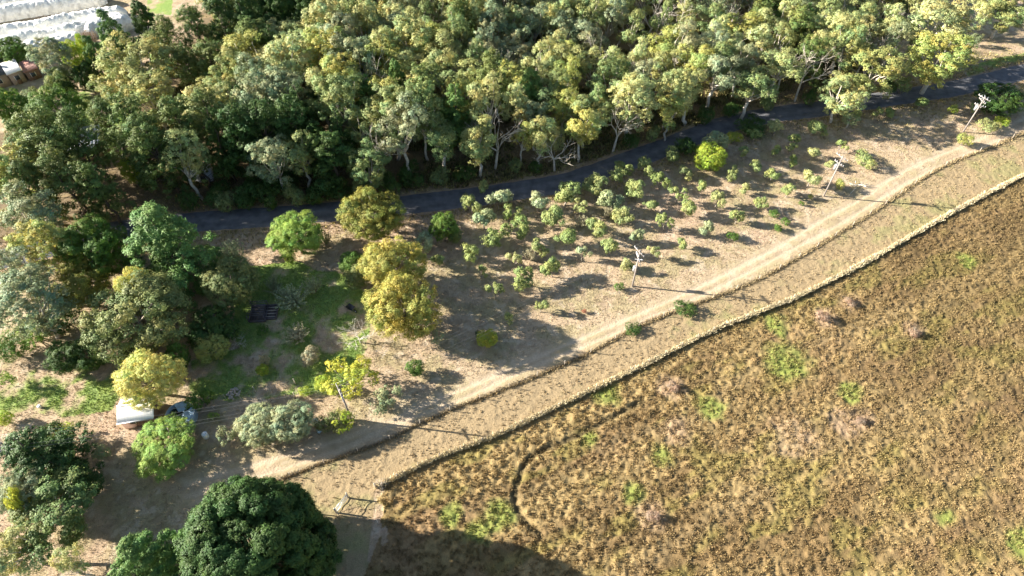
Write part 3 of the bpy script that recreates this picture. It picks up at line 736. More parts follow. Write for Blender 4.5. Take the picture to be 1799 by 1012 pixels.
 ('conifer',258,985,140,11,'pine_mid','mid green pine in front of the great dark pine',{'vi':1}),
 ('bush',180,795,30,2.6,'silver','grey sage bush beside the spreading pine',{}),
 ('bush',112,795,34,3,'lime','yellow green bush above the spreading pine',{}),
 ('sparse',105,755,40,2.6,'lime','thin yellow shrub near the shed, lower left',{}),
 ('sparse',10,665,28,3,'brightgreen','bright sapling at the left edge above the bucket',{}),
 ('bush',8,735,30,2,'lime','lime bush at the left edge beside the lawn patch',{}),
 ('round',110,625,60,4.5,'darkgreen','shaded green shrub in the middle of the left garden',{}),
 ('round',152,622,60,5,'darkgreen','shaded shrub right of its neighbour in the left garden',{}),
 ('bush',60,580,70,3.5,'brightgreen','lit hedge below the shaded blue grey gum',{}),
 ('bush',15,610,60,3.5,'green','green hedge piece at the left edge below the gums',{}),
 ('bush',105,555,70,3,'darkgreen','dark hedge behind the bronze green broad tree',{}),
 # right, beside the road
 ('fullgum',1655,98,116,13,'gum_yellow','tall yellow green gum standing on the road verge at the right',{'vi':2}),
 ('fullgum',1650,40,135,13.5,'gum','broad gum behind the tall yellow green verge gum',{'vi':5}),
 ('fullgum',1480,165,92,10,'gum','gum hanging over the road right of the white limbed trees',{'vi':3}),
 ('fullgum',1540,118,118,12,'gum_ochre','ochre green gum overhanging the far side of the road',{'vi':0}),
 ('fullgum',1770,18,90,10,'gum_green','green gum on the dry slope in the top right corner',{}),
 ('gum',1735,8,70,10,'gum','gum at the top edge above the dry slope',{}),
 ('bush',1716,68,22,3,'gum_grey','lone grey bush on the dry slope at the right',{}),
 ('gum',1495,205,34,3.4,'silver','pale shrub under the gum that hangs over the road',{}),
 ('gum',1022,215,66,12,'gum_yellow','yellow green gum at the road edge left of the dead white tree',{'vi':4}),
 ('roundfine',975,245,36,6.5,'gum','small round topped gum at the road edge',{}),
 ('gum',918,232,52,10,'gum_yellow','yellow gum leaning left beside the dead forked trees',{}),
 ('gum',1180,190,56,10,'gum_yellow','low yellow gum at the bend of the road',{}),
 ('gum',1218,150,90,12,'gum','wide pale gum behind the bend of the road',{}),
 ('gum',1320,148,90,11,'gum_green','round dark gum with a pale forked trunk beside the road',{}),
 ('conifer',932,172,66,13,'pine_mid','fresh green conifer standing among the pale gums',{}),
 ('conifer',760,215,50,12,'pine_mid','bright green pine left of the dead forked trees',{}),
 ('conifer',700,160,44,14,'pine_mid','slim grey green conifer column in the middle of the wood',{}),
 ('fullgum',650,285,74,11,'gum_green','green gum in the dark wood edge behind the bronze gold tree',{'vi':1}),
 ('casuarina',300,78,62,15,'casuarina','open crowned she oak right of the darkest pine by the nets',{}),
 ('casuarina',345,62,66,16,'casuarina','open crowned she oak at the top beside the pale mown clearing',{}),
 ('casuarina',388,40,70,17,'pine','very dark she oak at the top edge',{}),
 ('conifer',440,42,70,17,'pine','black green pine at the top edge left of the gums',{}),
 ('conifer',495,25,66,17,'pine','black green pine at the top edge touching the gums',{}),
 ('casuarina',330,120,56,13,'casuarina','shorter she oak between the ochre gum and the wood',{}),
 ('bush',160,240,60,3,'darkgreen','dark bush by the grey roofed shed',{}),
 ('casuarina',192,222,66,14,'casuarina','she oak right of the grey shed roof beside the pale lawn gap',{}),
 ('bush',150,186,40,2.4,'olive','low grey green bush at the edge of the pale lawn gap',{}),
 ('casuarina',60,330,70,14,'casuarina','she oak left of the grey roofed shed, at the drive',{}),
]
TAKEN = []
for kind, cu, cv, wp, H, leaf, label, kw in SINGLE:
    p = put(kind, cu, cv, wp, H, leaf, label, **kw); TAKEN.append((p[0], p[1], wp*depth(p)/FPX))
def put_base(kind, bu, bv, W, H, leaf, label, group=None, **k):
    p = at(bu, bv); TAKEN.append((p[0], p[1], W)); return tree(kind, p[0], p[1], W, H, leaf, label, group, **k)
tree('dome', -28.4, 25.0, 14.2, 15.8, 'pine', 'great dark dome shaped pine at the bottom edge')
DEAD = [(1076,268,6,11,'white dead tree on the road bank with a fallen limb at its foot'),(870,296,6.5,12,'grey forked dead tree in the dark wood edge'),(845,280,3.5,10,'thin dead tree left of the grey forked dead tree'),
        (974,300,5,9,'white forked tree trunk at the road edge below the round topped gum'),(1396,178,6,13,'white leaning dead gum left of the gum that hangs over the road'),(1365,160,5,11,'thin white trunk leaning left of the white leaning dead gum'),
        (1312,186,3,5,'short white forked trunk under the round dark gum'),(1130,110,6,12,'bare white limbed tree deep in the middle of the wood'),(1180,95,6,12,'bare crooked tree below the tan clearing at the top'),
        (1050,150,5,12,'bare pale tree among straight trunks in the wood'),(1450,90,6,11,'bare tree with silver limbs above the road gums'),(1535,85,5,10,'bare tree standing in the small tan clearing at the right'),
        (1570,88,4.5,8,'low bare brush tree in the right tan clearing'),(655,150,5,12,'pale bare limbs showing among the left gums'),(820,160,4,11,'pale bare tree beside the slim conifers'),(1260,90,5,11,'bare tree behind the wide pale gum')]
for bu, bv, W, H, lab in DEAD: put_base('dead', bu, bv, W, H, None, lab)
put_base('bareshrub', 634, 602, 6.5, 3.6, None, 'leafless pale fruit tree with wide twigs beside the larger golden tree', vi=0)
put_base('bareshrub', 676, 623, 2.4, 1.8, None, 'small leafless tree casting a long shadow right of the leafless pale fruit tree', vi=1)
put_base('bareshrub', 424, 606, 3, 1.8, None, 'leafless fallen branches left of the lawn', vi=1)
put_base('bareshrub', 106, 768, 2.6, 2.4, None, 'leafless small tree above the dark spreading pine', vi=0, bark='bark_dark')

# ---- olive grove: canopy centre u, v, width px
OL = [(945,358,36),(912,378,26),(970,384,36),(917,404,36),(994,345,42),(1017,363,36),(1044,328,40),(1089,308,38),(1133,297,34),(1202,304,25),(1184,280,24),(1117,335,34),(1160,320,29),(1070,350,42),(1046,400,38),(996,418,34),(950,438,29),(1096,382,31),(1145,363,21),(1190,343,34),(1235,328,21),(1211,369,28),(1260,353,29),(1286,309,27),(1312,333,20),(1329,293,22),(1338,358,20),(1347,307,16),(1168,392,31),(1120,415,23),(1245,403,26),(1295,383,26),(1199,428,21),(1072,436,29),(1024,449,28),(1151,443,25),(1095,465,24),(971,473,38),(921,490,36),(905,458,26),
      (1361,266,20),(1425,270,26),(1476,259,24),(1391,285,20),(1457,291,16),(1356,309,22),(1423,316,30),(1384,336,24),(829,362,36),(875,353,40),(896,376,32),(850,388,38),(872,418,42),(821,443,34),(849,330,22),(770,460,20),(747,430,34),(1362,227,26),(1430,225,24),(1448,232,18),(1396,246,22),(1325,240,22),(870,514,29),(895,563,20),(845,480,24),(950,540,22),(1505,203,18),(1540,200,20),(1562,200,16),(1616,182,20),(1705,193,16),(1270,252,18),(1390,262,16),(1305,270,18),(1090,292,16)]
ordn = lambda n: ['first', 'second', 'third', 'fourth', 'fifth', 'sixth', 'seventh', 'eighth', 'ninth', 'tenth', 'eleventh', 'twelfth', 'thirteenth', 'fourteenth', 'fifteenth', 'sixteenth', 'seventeenth', 'eighteenth', 'nineteenth', 'twentieth'][n-1] if n <= 20 else 'twenty ' + ordn(n-20) if n < 30 else ('thirtieth' if n == 30 else 'thirty ' + ordn(n-30))
ol = []
for u, v, wp in OL:
    H = (wp*.098*.84 + .5) if v > 230 else (wp*.11*.8+.7)
    p = at(u, v, H*.55); d = float(dist_line(np.array([p[0]]), np.array([p[1]]), r1)[0]); ol.append([u, v, wp, H, p, d])
rows = {}
for q in ol: rows.setdefault(int(q[5]//5.0), []).append(q)
for k, (ri, qs) in enumerate(sorted(rows.items())):
    qs.sort(key=lambda q: q[0])
    for j, q in enumerate(qs):
        u, v, wp, H, p, d = q; s = 'small ' if wp < 23 else 'large ' if wp > 35 else ''
        leaf = 'silver' if (u, v) in ((875,353),(747,430),(850,388),(1070,350)) or RT.random() < .06 else 'olive' if RT.random() < .8 else 'gum'
        tone = 'silvery' if leaf == 'silver' else 'yellow green' if leaf == 'gum' else 'grey green'
        tree('olive', p[0], p[1], wp*depth(p)/FPX*1.22, H*1.1, leaf, '%s%s olive tree, %s from left in %s line up from the track' % (s, tone, ordn(j+1), ordn(k+1)), 'olive trees of the grove between track and road')
        TAKEN.append((p[0], p[1], 3))
for u, v, lab in ((1072,372,'pale twiggy dying olive in the upper middle of the grove'),(1022,388,'brown twiggy dying olive in the left middle of the grove'),(930,446,'pale leafless young tree at the lower left of the grove')):
    put('spiky', u, v, 26, 2.4, 'twig', lab)

# ---- the wood: gums, she oaks and pines filling the slope beyond the road
def proj(x, y, z):
    d = depth((x, y, z)); return PW/2 + FPX*x/d, PH/2 - FPX*(y*math.sin(PITCH) + (z-CAMH)*math.cos(PITCH))/d
rf = random.Random(4242); PT = []; tries = 0
HOLES = [(1165,42,8),(1195,35,6),(1556,76,6),(1500,60,3),(1085,135,4)]
HP = [(at(a, b)[:2], r) for a, b, r in HOLES]
cell = {}
cand = np.stack([np.array([rf.uniform(-104, 112) for _ in range(16000)]), np.array([rf.uniform(88, 186) for _ in range(16000)])], 1)
okc = inside(cand[:, 0], cand[:, 1], WOOD) & (dist_line(cand[:, 0], cand[:, 1], road) > 4.6)
for (x, y) in cand[okc]:
    bu, bv = proj(x, y, 0)
    if bu < 330 and not (bv > 255 and 70 < bu and bv > 255 and math.hypot(bu-235, (bv-345)*1.3) > 38 and bv < 385 and math.hypot(bu-360, bv-322) > 26): continue
    cu, cv = proj(x, y, 9)
    if cv < -75: continue
    if bu < 400 and (proj(x, y, 16)[1] < 188 or cu < 60): continue
    if bu > 1600 - max(0, 60-bv)*.2: continue
    md = 4.2 if bu > 430 else 5.2
    if any((x-h[0][0])**2 + (y-h[0][1])**2 < h[1]**2 for h in HP): continue
    if any((x-a)**2 + (y-b)**2 < max(3.0, c*.42)**2 for a, b, c in TAKEN): continue
    if any((x-a)**2 + (y-b)**2 < md*md for a, b in PT): continue
    PT.append((x, y))
PT = PT[:292]
TONE = {'bare': 'bare white limbed', 'gum': 'pale yellow green', 'gum_yellow': 'yellow', 'gum_green': 'mid green', 'gum_grey': 'grey green', 'gum_ochre': 'ochre', 'casuarina': 'dull dark green', 'pine': 'dark green', 'pine_mid': 'fresh green'}
front = []; info = []
for i, (x, y) in enumerate(PT):
    cu, cv = proj(x, y, 9); bu, bv = proj(x, y, 0); q = rf.random()
    if cu < 545 and cv < 95: k, lf = (('pine', 'pine') if q < .55 and cu > 340 else ('casuarina', 'casuarina') if q < .8 else ('gum', 'gum'))
    elif 380 < cu < 800 and cv > 175 + (cu-380)*.04: k, lf = (('casuarina', 'pine') if q < .4 else ('pine', 'pine') if q < .6 else ('gum', 'gum_green') if q < .85 else ('gum', 'gum_grey'))
    elif cu < 440: k, lf = (('casuarina', 'casuarina') if q < .45 else ('gum', 'gum_ochre') if q < .7 else ('gum', 'gum'))
    else:
        if cu < 900: k, lf = ('gum', 'gum') if q < .50 else ('gum', 'gum_yellow') if q < .68 else ('gum', 'gum_grey') if q < .80 else ('gum', 'gum_green') if q < .90 else ('pine', 'pine_mid') if q < .96 else ('casuarina', 'casuarina')
        else: k, lf = ('gum', 'gum') if q < .42 else ('gum', 'gum_yellow') if q < .50 else ('gum', 'gum_green') if q < .70 else ('gum', 'gum_grey') if q < .90 else ('pine', 'pine_mid') if q < .94 else ('casuarina', 'casuarina')
    H = rf.uniform(12, 16.5); W = rf.uniform(6.4, 10.2)
    if k == 'gum' and rf.random() < (.66 if cu < 900 else .22): k = 'fullgum'
    if k == 'pine': W *= .85; H *= .95
    if cu > 620 and rf.random() < .07: k, lf = 'dead', 'bare'; W *= .75; H *= .9
    if cu > 900: H *= .88; W *= .9
    info.append([k, lf, x, y, W, H, cu, bv, dist_line(np.array([x]), np.array([y]), road)[0]])
info.sort(key=lambda t: t[6]); fr = 0
for k, lf, x, y, W, H, cu, bv, d in info:
    nm = {'gum': 'gum tree', 'fullgum': 'gum tree', 'pine': 'pine tree', 'casuarina': 'she oak', 'dead': 'dead gum'}[k]
    if d < 10.5:
        fr += 1; lab = '%s %s, %s from left in the front row of the wood' % (TONE[lf], nm, ordn(fr)); g = 'trees in the front row of the wood'
    else:
        part = 'left part' if cu < 620 else 'middle' if cu < 1000 else 'right part'
        dep_ = 'near the road' if d < 24 else 'halfway back' if d < 42 else 'at the far back'
        lab = '%s %s %s in the %s of the wood' % (TONE[lf], nm, dep_, part); g = '%s %ss %s in the %s of the wood' % (TONE[lf], nm, dep_, part)
    tree(k, x, y, W, H, lf, lab, g)

# dense dark bushes closing the foot of the wood along the road
for j, (u, v, wp) in enumerate([(392,352,44),(430,350,46),(470,345,50),(512,341,52),(556,338,50),(598,334,54),(640,328,50),(684,322,54),(728,318,50),(770,310,46),(812,304,46),(500,320,56),(570,316,56),(650,305,56),(720,300,54),(905,290,30),(940,292,28),(1110,245,34),(1150,232,34),(1240,200,34),(1285,190,30),(1350,180,30),(1425,168,34),(1560,152,34),(1590,148,30),(330,352,40),(150,372,40),(205,362,36),(60,410,50)]):
    put('bush', u, v, wp, RT.uniform(2.4, 4.0), 'darkgreen' if j % 3 else 'gum_green', 'dark bush, %s of the bushes at the foot of the wood along the road' % ordn(j+1), 'bushes at the foot of the wood')
# ------------------------------------------------------------------ built things
M['wood_pole'] = plain('weathered_pole', (.29, .25, .225), .85, 0, .15, 4)
M['galv'] = plain('galvanised_steel', (.55, .56, .57), .45, .5, .08, 3)
M['porcelain'] = plain('pale_porcelain', (.58, .60, .64), .3, 0, .03)
M['wire'] = plain('bare_wire', (.25, .25, .25), .5, .6, .02)
M['roof_white'] = plain('white_painted_iron', (.80, .78, .74), .5, 0, .06, 2)
M['brown_wall'] = plain('brown_boards', (.20, .12, .08), .85, 0, .2, 3)
M['slate'] = plain('dark_slate', (.10, .105, .14), .6, 0, .35, 5)
M['red_roof'] = plain('brick_red_iron', (.42, .20, .15), .7, 0, .12, 2)
M['cream_wall'] = plain('tan_brick_wall', (.36, .27, .20), .85, 0, .12, 4)
M['pale_blue'] = plain('pale_blue_sheet', (.42, .58, .70), .45, 0, .2, 1.5)
M['tank'] = plain('blue_grey_tank_wall', (.25, .34, .42), .5, .2, .1, 3)
M['water'] = plain('dark_tank_water', (.02, .03, .04), .1, 0, .05)
M['black'] = plain('black_paint', (.02, .02, .022), .5, 0, .1)
M['white_plastic'] = plain('white_plastic', (.78, .79, .80), .4, 0, .04)
M['stone'] = plain('pale_stones', (.42, .36, .29), .9, 0, .3, 5)
M['net'] = tinted('white_netting', rough=.8, fine=1.6, amt=.16, bump=.25, bscale=1.4)
M['glass'] = plain('dark_window_glass', (.04, .05, .06), .1, 0, .05)
M['pen'] = plain('dark_timber', (.11, .095, .10), .8, 0, .2, 4)
M['post'] = plain('grey_post', (.45, .38, .30), .85, 0, .15, 4)

# power poles (arms run across the line)
LINE = [(at(1692, 232), 8.2, 'farthest power pole, at the right edge with a cluster of white insulators', 4), (at(1447, 345), 9.3, 'second farthest power pole, beside the track with a transformer on it', 1),
        (at(1111, 503), 8.6, 'power pole with crossed arms in front of the olive grove', 2), (at(617, 737), 8.0, 'leaning power pole rising by the bright yellow tree', 1), (np.array([-62., 37.5, 0]), 9.0, 'power pole hidden among the trees at the lower left', 1)]
armw = math.atan2(-.88, .48); tops = []
for i, (p, h, lab, na) in enumerate(LINE):
    o = root('power_pole', lab, 'power pole', (p[0], p[1], gz(p[0], p[1])), 0, 'power poles along the track')
    mb = MB(); mb.tube([[0, 0, -.5], [0, 0, h*.5], [0, 0, h]], [.145, .13, .105], 10); mb.build('post', M['wood_pole'], o)
    zs = [h-.25, h-1.6] if na <= 2 else [h-.25, h-.9, h-1.9]
    tp = []
    for a, z in enumerate(zs):
        ang = armw + (0 if a == 0 else (.0 if na == 1 else .35*(-1)**a)); L = 2.5 if a == 0 else 2.0
        mb = MB(); mb.box((.14*math.sin(ang), -.14*math.cos(ang), z), (L, .11, .13), ang); arm = mb.build('cross_arm', M['wood_pole'], o)
        mb = MB()
        for s in (-1, 1): mb.tube([[math.cos(ang)*.6*s, math.sin(ang)*.6*s, z], [0, 0, z-.55]], .025, 4)
        mb.build('brace', M['galv'], arm)
        for s in (-.46, -.25, .25, .46):
            x, y = math.cos(ang)*L*s+.14*math.sin(ang), math.sin(ang)*L*s-.14*math.cos(ang)
            mb = MB(); mb.tube([[x, y, z+.06], [x, y, z+.12], [x, y, z+.18], [x, y, z+.26], [x, y, z+.30]], [.025, .05, .035, .055, .02], 8); mb.build('insulator', M['porcelain'], arm)
            if a == 0: tp.append(np.array([p[0]+x, p[1]+y, gz(p[0], p[1])+z+.3]))
    tops.append(tp)
    if i in (0, 1, 2):
        mb = MB(); zt = h-2.7 if i != 2 else h-4.6; ang = armw+math.pi
        cx, cy = math.cos(ang)*.38, math.sin(ang)*.38
        mb.tube([[cx, cy, zt-.5], [cx, cy, zt-.48], [cx, cy, zt+.45], [cx, cy, zt+.5]], [.2, .27, .27, .16], 12)
        mb.box((cx*.45, cy*.45, zt), (.3, .1, .2), ang); tr_ = mb.build('transformer', M['galv'], o)
        for s in (-.12, .12):
            mb = MB(); mb.tube([[cx+s, cy, zt+.45], [cx+s, cy, zt+.6], [cx+s, cy, zt+.72]], [.05, .07, .03], 6); mb.build('bushing', M['porcelain'], tr_)
    if i == 0:
        for k in range(5):
            a = k*1.256; mb = MB(); mb.tube([[.1*math.cos(a), .1*math.sin(a), h-.5], [.55*math.cos(a), .55*math.sin(a), h-.1], [.8*math.cos(a), .8*math.sin(a), h-.2]], [.035, .04, .035], 5); mb.build('fuse_bracket', M['porcelain'], o)
    if i == 2:
        for (z0, z1, s) in ((h-2.7, h-.8, 1), (h-.9, h-2.5, 1)):
            ca, sa = math.cos(armw), math.sin(armw)
            mb = MB(); mb.tube([[-ca*.7, -sa*.7, z0], [ca*1.0, sa*1.0, z1-.4]], .05, 5); mb.build('stay_arm', M['galv'], o)
far_end = [q + (LINE[0][0]-LINE[1][0])*1.1 for q in tops[0]]
spans = [(far_end, tops[0], 'power lines leaving the farthest pole past the right edge'), (tops[0], tops[1], 'power lines between the farthest pole and the pole with the transformer'), (tops[1], tops[2], 'power lines from the transformer pole to the pole with crossed arms'), (tops[2], tops[3], 'power lines from the crossed arm pole to the leaning pole'), (tops[3], tops[4], 'power lines from the leaning pole to the lower left')]
for A, B_, lab in spans:
    mb = MB()
    for a, b in zip(A, B_):
        mb.tube([a + (b-a)*t - np.array([0, 0, 1.1*4*t*(1-t)]) for t in np.linspace(0, 1, 13)], .010, 4)
    tag(mb.build('power_line', M['wire']), lab, 'power line', 'power lines along the track')

# wire fences: posts are parts, wires one part
def fence(P, gap, hp, r, label, name='wire_fence', mat='post', nw=4):
    d = np.concatenate([[0], np.cumsum(np.linalg.norm(np.diff(P, axis=0), axis=1))]); n = int(d[-1]/gap)
    s = np.linspace(0, d[-1], n+1); xs = np.interp(s, d, P[:, 0]); ys = np.interp(s, d, P[:, 1])
    o = root(name, label, 'fence', (xs[0], ys[0], gz(xs[0], ys[0]))); R0 = np.array(o.location)
    pm = None; tp = []
    for k, (x, y) in enumerate(zip(xs, ys)):
        z = gz(x, y); big = k in (0, n)
        if pm is None or big:
            mb = MB(); mb.tube([[0, 0, -.3], [0, 0, hp*(1.1 if big else 1)]], [r*(1.7 if big else 1)]*2, 6); me = mb.mesh('fence_post')
            if not big: pm = me
            elif pm is None: pass
        else: me = pm
        link('post', me, M[mat], o, (x-R0[0], y-R0[1], z-R0[2])); tp.append([x-R0[0], y-R0[1], z-R0[2]])
    mb = MB(); tp = np.array(tp)
    for f in np.linspace(.25, .92, nw): mb.tube(tp + [0, 0, hp*f], .009, 3, False)
    mb.build('wires', M['wire'], o); return o
fence(fa, 3.0, 1.15, .05, 'wire fence along the paddock edge, standing in tall pale straw grass')
fence(fb, 4.5, 1.15, .055, 'wire fence on grey posts just below the dirt track')
# farm gate near the paddock corner
p0, p1 = at(592, 900), at(611, 876); L = float(np.hypot(*(p1-p0)[:2])); gate_rz = math.atan2(p1[1]-p0[1], p1[0]-p0[0])
o = root('farm_gate', 'open steel farm gate beside the great dark pine, throwing a barred shadow', 'gate', (p0[0], p0[1], gz(p0[0], p0[1])), gate_rz)
mb = MB()
for z in (.12, 1.22): mb.tube([[0, 0, z], [L, 0, z]], .035, 6)
for x in (0, L): mb.tube([[x, 0, .12], [x, 0, 1.22]], .035, 6)
mb.tube([[0, 0, .15], [L, 0, 1.2]], .022, 5); mb.build('frame', M['galv'], o)
mb = MB()
for z in (.35, .58, .80, 1.02): mb.tube([[0, 0, z], [L, 0, z]], .014, 4)
mb.build('bars', M['galv'], o)
for x in (-.12, L+.12):
    mb = MB(); mb.tube([[x, 0, -.3], [x, 0, 1.5]], .10, 8); mb.build('post', M['post'], o)
fence(smooth_line(pline([(560,903),(600,906),(640,914),(664,920)]), 1), 2.2, 1.1, .045, 'short wire fence in front of the great dark pine at the shadow edge')
# brush and end post at the paddock corner
rg = np.random.RandomState(9); pc_ = at(664, 856)
mb = MB()
for k in range(60):
    a = rg.rand()*6.28; q = rg.rand()*.9; b0 = np.array([math.cos(a)*q, math.sin(a)*q*.6, 0]); t_ = b0 + rg.randn(3)*.35 + [0, 0, 1.0]
    mb.tube([b0, (b0+t_)/2, t_], [.025, .018, .008], 3, False)
o = mb.build('brush_pile', M['twig_pale']); o.location = (pc_[0]+.3, pc_[1]+.2, gz(pc_[0], pc_[1])); tag(o, 'pale heap of sticks at the lower end of the paddock fence', 'brush pile')
# trellis wires
TR = [[(330,742),(440,700),(520,676)], [(330,762),(440,722),(520,700)], [(345,716),(400,702),(450,690)]]
for k, t_ in enumerate(TR):
    fence(smooth_line(pline(t_), 1), 3.4, 1.5, .035, ('trellis of wires nearest the round tank, topmost of three', 'trellis of wires behind the silver pair, lowest of three', 'short trellis of wires ending at the stone heap')[(0, 1, 2)[k]], 'wire_trellis', 'post', 4)

# shed with the white roof
A = at(206, 741, 2.3)[:2]; Bp = at(267, 731, 2.3)[:2]; dx = Bp-A; L = float(np.hypot(*dx)); rz = math.atan2(dx[1], dx[0]); D = 3.4
o = root('garden_shed', 'small brown shed with a white iron roof in front of the golden yellow tree', 'shed', (A[0], A[1], gz(A[0], A[1])), rz)
mb = MB(); h1 = 2.1; mb.add([[0.1,.1,-.2],[L-.1,.1,-.2],[L-.1,D-.1,-.2],[.1,D-.1,-.2],[.1,.1,h1],[L-.1,.1,h1],[L-.1,D-.1,h1+.1],[.1,D-.1,h1+.1],[.1,D*.62,h1+.62],[L-.1,D*.62,h1+.62]],
   [[0,1,5,4],[2,3,7,6],[0,4,7,3],[1,2,6,5],[4,5,9,8],[6,7,8,9]], [[4,8,7],[5,6,9]])
wall = mb.build('wall', M['brown_wall'], o)
mb = MB(); nb = 24
def corrug(mb, y0, z0, y1, z1):
    V = []; F = []
    for i in range(nb*2+1):
        x = -.15 + (L+.3)*i/(nb*2); w = .03*(i % 2)
        V += [[x, y0, z0+w], [x, y1, z1+w], [x, y0, z0+w-.05], [x, y1, z1+w-.05]]
    for i in range(nb*2): a = i*4; F += [[a, a+4, a+5, a+1], [a+2, a+3, a+7, a+6], [a, a+2, a+6, a+4], [a+1, a+5, a+7, a+3]]
    mb.add(V, F)
corrug(mb, -.2, h1+.0, D*.62, h1+.72); corrug(mb, D*.62, h1+.70, D+.2, h1+.10)
rf_ = mb.build('roof', M['roof_white'], o)
mb = MB(); mb.box((L/2, D*.62, h1+.77), (L+.32, .22, .05)); mb.build('ridge_cap', M['galv'], rf_)
mb = MB(); mb.tube([[-.15, -.27, h1], [L+.15, -.27, h1]], .06, 6); mb.build('gutter', M['galv'], rf_)
mb = MB(); mb.box((-.02+.1, D*.3, .95), (.05, .85, 1.9)); dd = mb.build('door', M['cream_wall'], o)
mb = MB(); mb.box((.04, D*.3+.3, 1.0), (.05, .06, .12)); mb.build('handle', M['galv'], dd)
mb = MB(); mb.box((L*.35, .08, 1.3), (.8, .06, .6)); win = mb.build('window', M['roof_white'], o)
mb = MB(); mb.box((L*.35, .04, 1.3), (.68, .03, .48)); mb.build('pane', M['glass'], win)

# round tank
c = at(316, 728, 1.3); R = 1.95
o = root('water_tank', 'round blue grey tank partly covered with pale blue sheeting beside the shed', 'tank', (c[0], c[1], gz(c[0], c[1])))
mb = MB(); n = 40; V = []; F = []
for i in range(n):
    a = i*2*math.pi/n; ca, sa = math.cos(a), math.sin(a)
    V += [[ca*R, sa*R, -.1], [ca*R, sa*R, 1.35], [ca*(R-.08), sa*(R-.08), 1.35], [ca*(R-.08), sa*(R-.08), .05]]
for i in range(n): a = i*4; b = ((i+1) % n)*4; F += [[a, b, b+1, a+1], [a+1, b+1, b+2, a+2], [a+2, b+2, b+3, a+3]]
mb.add(V, F); mb.build('wall', M['tank'], o)
mb = MB(); mb.tube([[math.cos(i*math.pi/20)*R, math.sin(i*math.pi/20)*R, 1.37] for i in range(41)], .05, 6, False); mb.build('rim', M['galv'], o)
mb = MB(); mb.add([[math.cos(i*2*math.pi/n)*(R-.1), math.sin(i*2*math.pi/n)*(R-.1), .75] for i in range(n)]+[[0, 0, .75]], None, [[n, i, (i+1) % n] for i in range(n)]); mb.build('water', M['water'], o)
def sheet(a0, a1, r0, z):
    mb = MB(); V = []; F = []; k = 14
    for i in range(k+1):
        a = math.radians(a0+(a1-a0)*i/k)
        for q, r_ in enumerate(np.linspace(r0, R-.03, 6)): V.append([math.cos(a)*r_, math.sin(a)*r_, z + .10*math.sin(i*1.3+q*2.1) - .12*(1-q/5)])
    for i in range(k):
        for q in range(5): F.append([i*6+q, i*6+q+1, (i+1)*6+q+1, (i+1)*6+q])
    mb.add(V, F); return mb
sheet(-75, 40, .35, 1.34).build('cover_sheet', M['pale_blue'], o); sheet(55, 130, .5, 1.30).build('cover_sheet', M['pale_blue'], o)
for a, b in (((-1.9, .6), (1.5, 1.3)), ((-1.6, -1.1), (1.4, .6))):
    mb = MB(); mb.tube([[a[0], a[1], 1.45], [b[0], b[1], 1.5]], .035, 5); mb.build('pole', M['galv'], o)
# leaning white pipe
a = at(326, 757); mb = MB(); mb.tube([[0, 0, 0], [-.15, -.05, 2.6]], .04, 6); o = mb.build('pipe', M['white_plastic']); o.location = (a[0], a[1], gz(a[0], a[1])+.1); tag(o, 'thin white upright pipe in the large bright green shrub by the tank', 'pipe')
# drums
def drum(u, v, r, h, lab, mat='white_plastic'):
    p = at(u, v); o = root('drum', lab, 'drum', (p[0], p[1], gz(p[0], p[1])))
    mb = MB(); mb.tube([[0, 0, 0], [0, 0, .03], [0, 0, h*.33], [0, 0, h*.35], [0, 0, h*.37], [0, 0, h*.66], [0, 0, h*.68], [0, 0, h*.7], [0, 0, h-.02], [0, 0, h]], [r*.95, r, r, r*1.04, r, r, r*1.04, r, r, r*.96], 18); mb.build('shell', M[mat], o)
    mb = MB(); mb.tube([[r*.5, 0, h], [r*.5, 0, h+.04]], .05, 8); mb.build('cap', M['black'], o); return o
drum(363, 768, .38, 1.0, 'white drum right of the large bright green shrub')
drum(557, 745, .36, 1.1, 'white drum in the gap right of the silver pair')
drum(561, 758, .30, .7, 'small pale blue drum below the white drum, right of the silver pair', 'pale_blue')
p = at(71, 716); o = root('bucket', 'white bucket alone on the left lawn patch', 'bucket', (p[0], p[1], gz(p[0], p[1])))
mb = MB(); mb.tube([[0, 0, 0], [0, 0, .02], [0, 0, .42], [0, 0, .44]], [.18, .19, .25, .26], 16); mb.build('shell', M['white_plastic'], o)
mb = MB(); mb.tube([[.25*math.cos(a), .25*math.sin(a)*.4, .42+.18*math.sin(a)] for a in np.linspace(0, math.pi, 10)], .012, 4); mb.build('handle', M['galv'], o)
# stones: pale heap
p = at(411, 692); o = root('stone_heap', 'low round heap of pale stones on the shaded lawn', 'stone heap', (p[0], p[1], gz(p[0], p[1])))
rg = np.random.RandomState(3)
def rock(r, rg):
    P = []; F = []; k = 6
    for i in range(1, 4):
        for j in range(k): t = i*math.pi/4; a = j*6.283/k; q = r*rg.uniform(.8, 1.15); P.append([q*math.sin(t)*math.cos(a), q*math.sin(t)*math.sin(a), q*.65*math.cos(t)])
    P += [[0, 0, r*.65], [0, 0, -r*.6]]
    Q4 = [[i*k+j, (i+1)*k+j, (i+1)*k+(j+1) % k, i*k+(j+1) % k] for i in range(2) for j in range(k)]
    T3 = [[18, j, (j+1) % k] for j in range(k)] + [[19, 12+(j+1) % k, 12+j] for j in range(k)]
    mb = MB(); mb.add(P, Q4, T3); return mb.mesh('stone')
rk = [rock(.2, rg) for _ in range(4)]
for k in range(46):
    a = rg.rand()*6.28; q = rg.rand()**.5*.95
    link('stone', rk[k % 4], M['stone'], o, (math.cos(a)*q, math.sin(a)*q, .12 + .28*(1-q)), (rg.rand()*3, rg.rand()*3, rg.rand()*3), (rg.uniform(.7, 1.2),)*3)
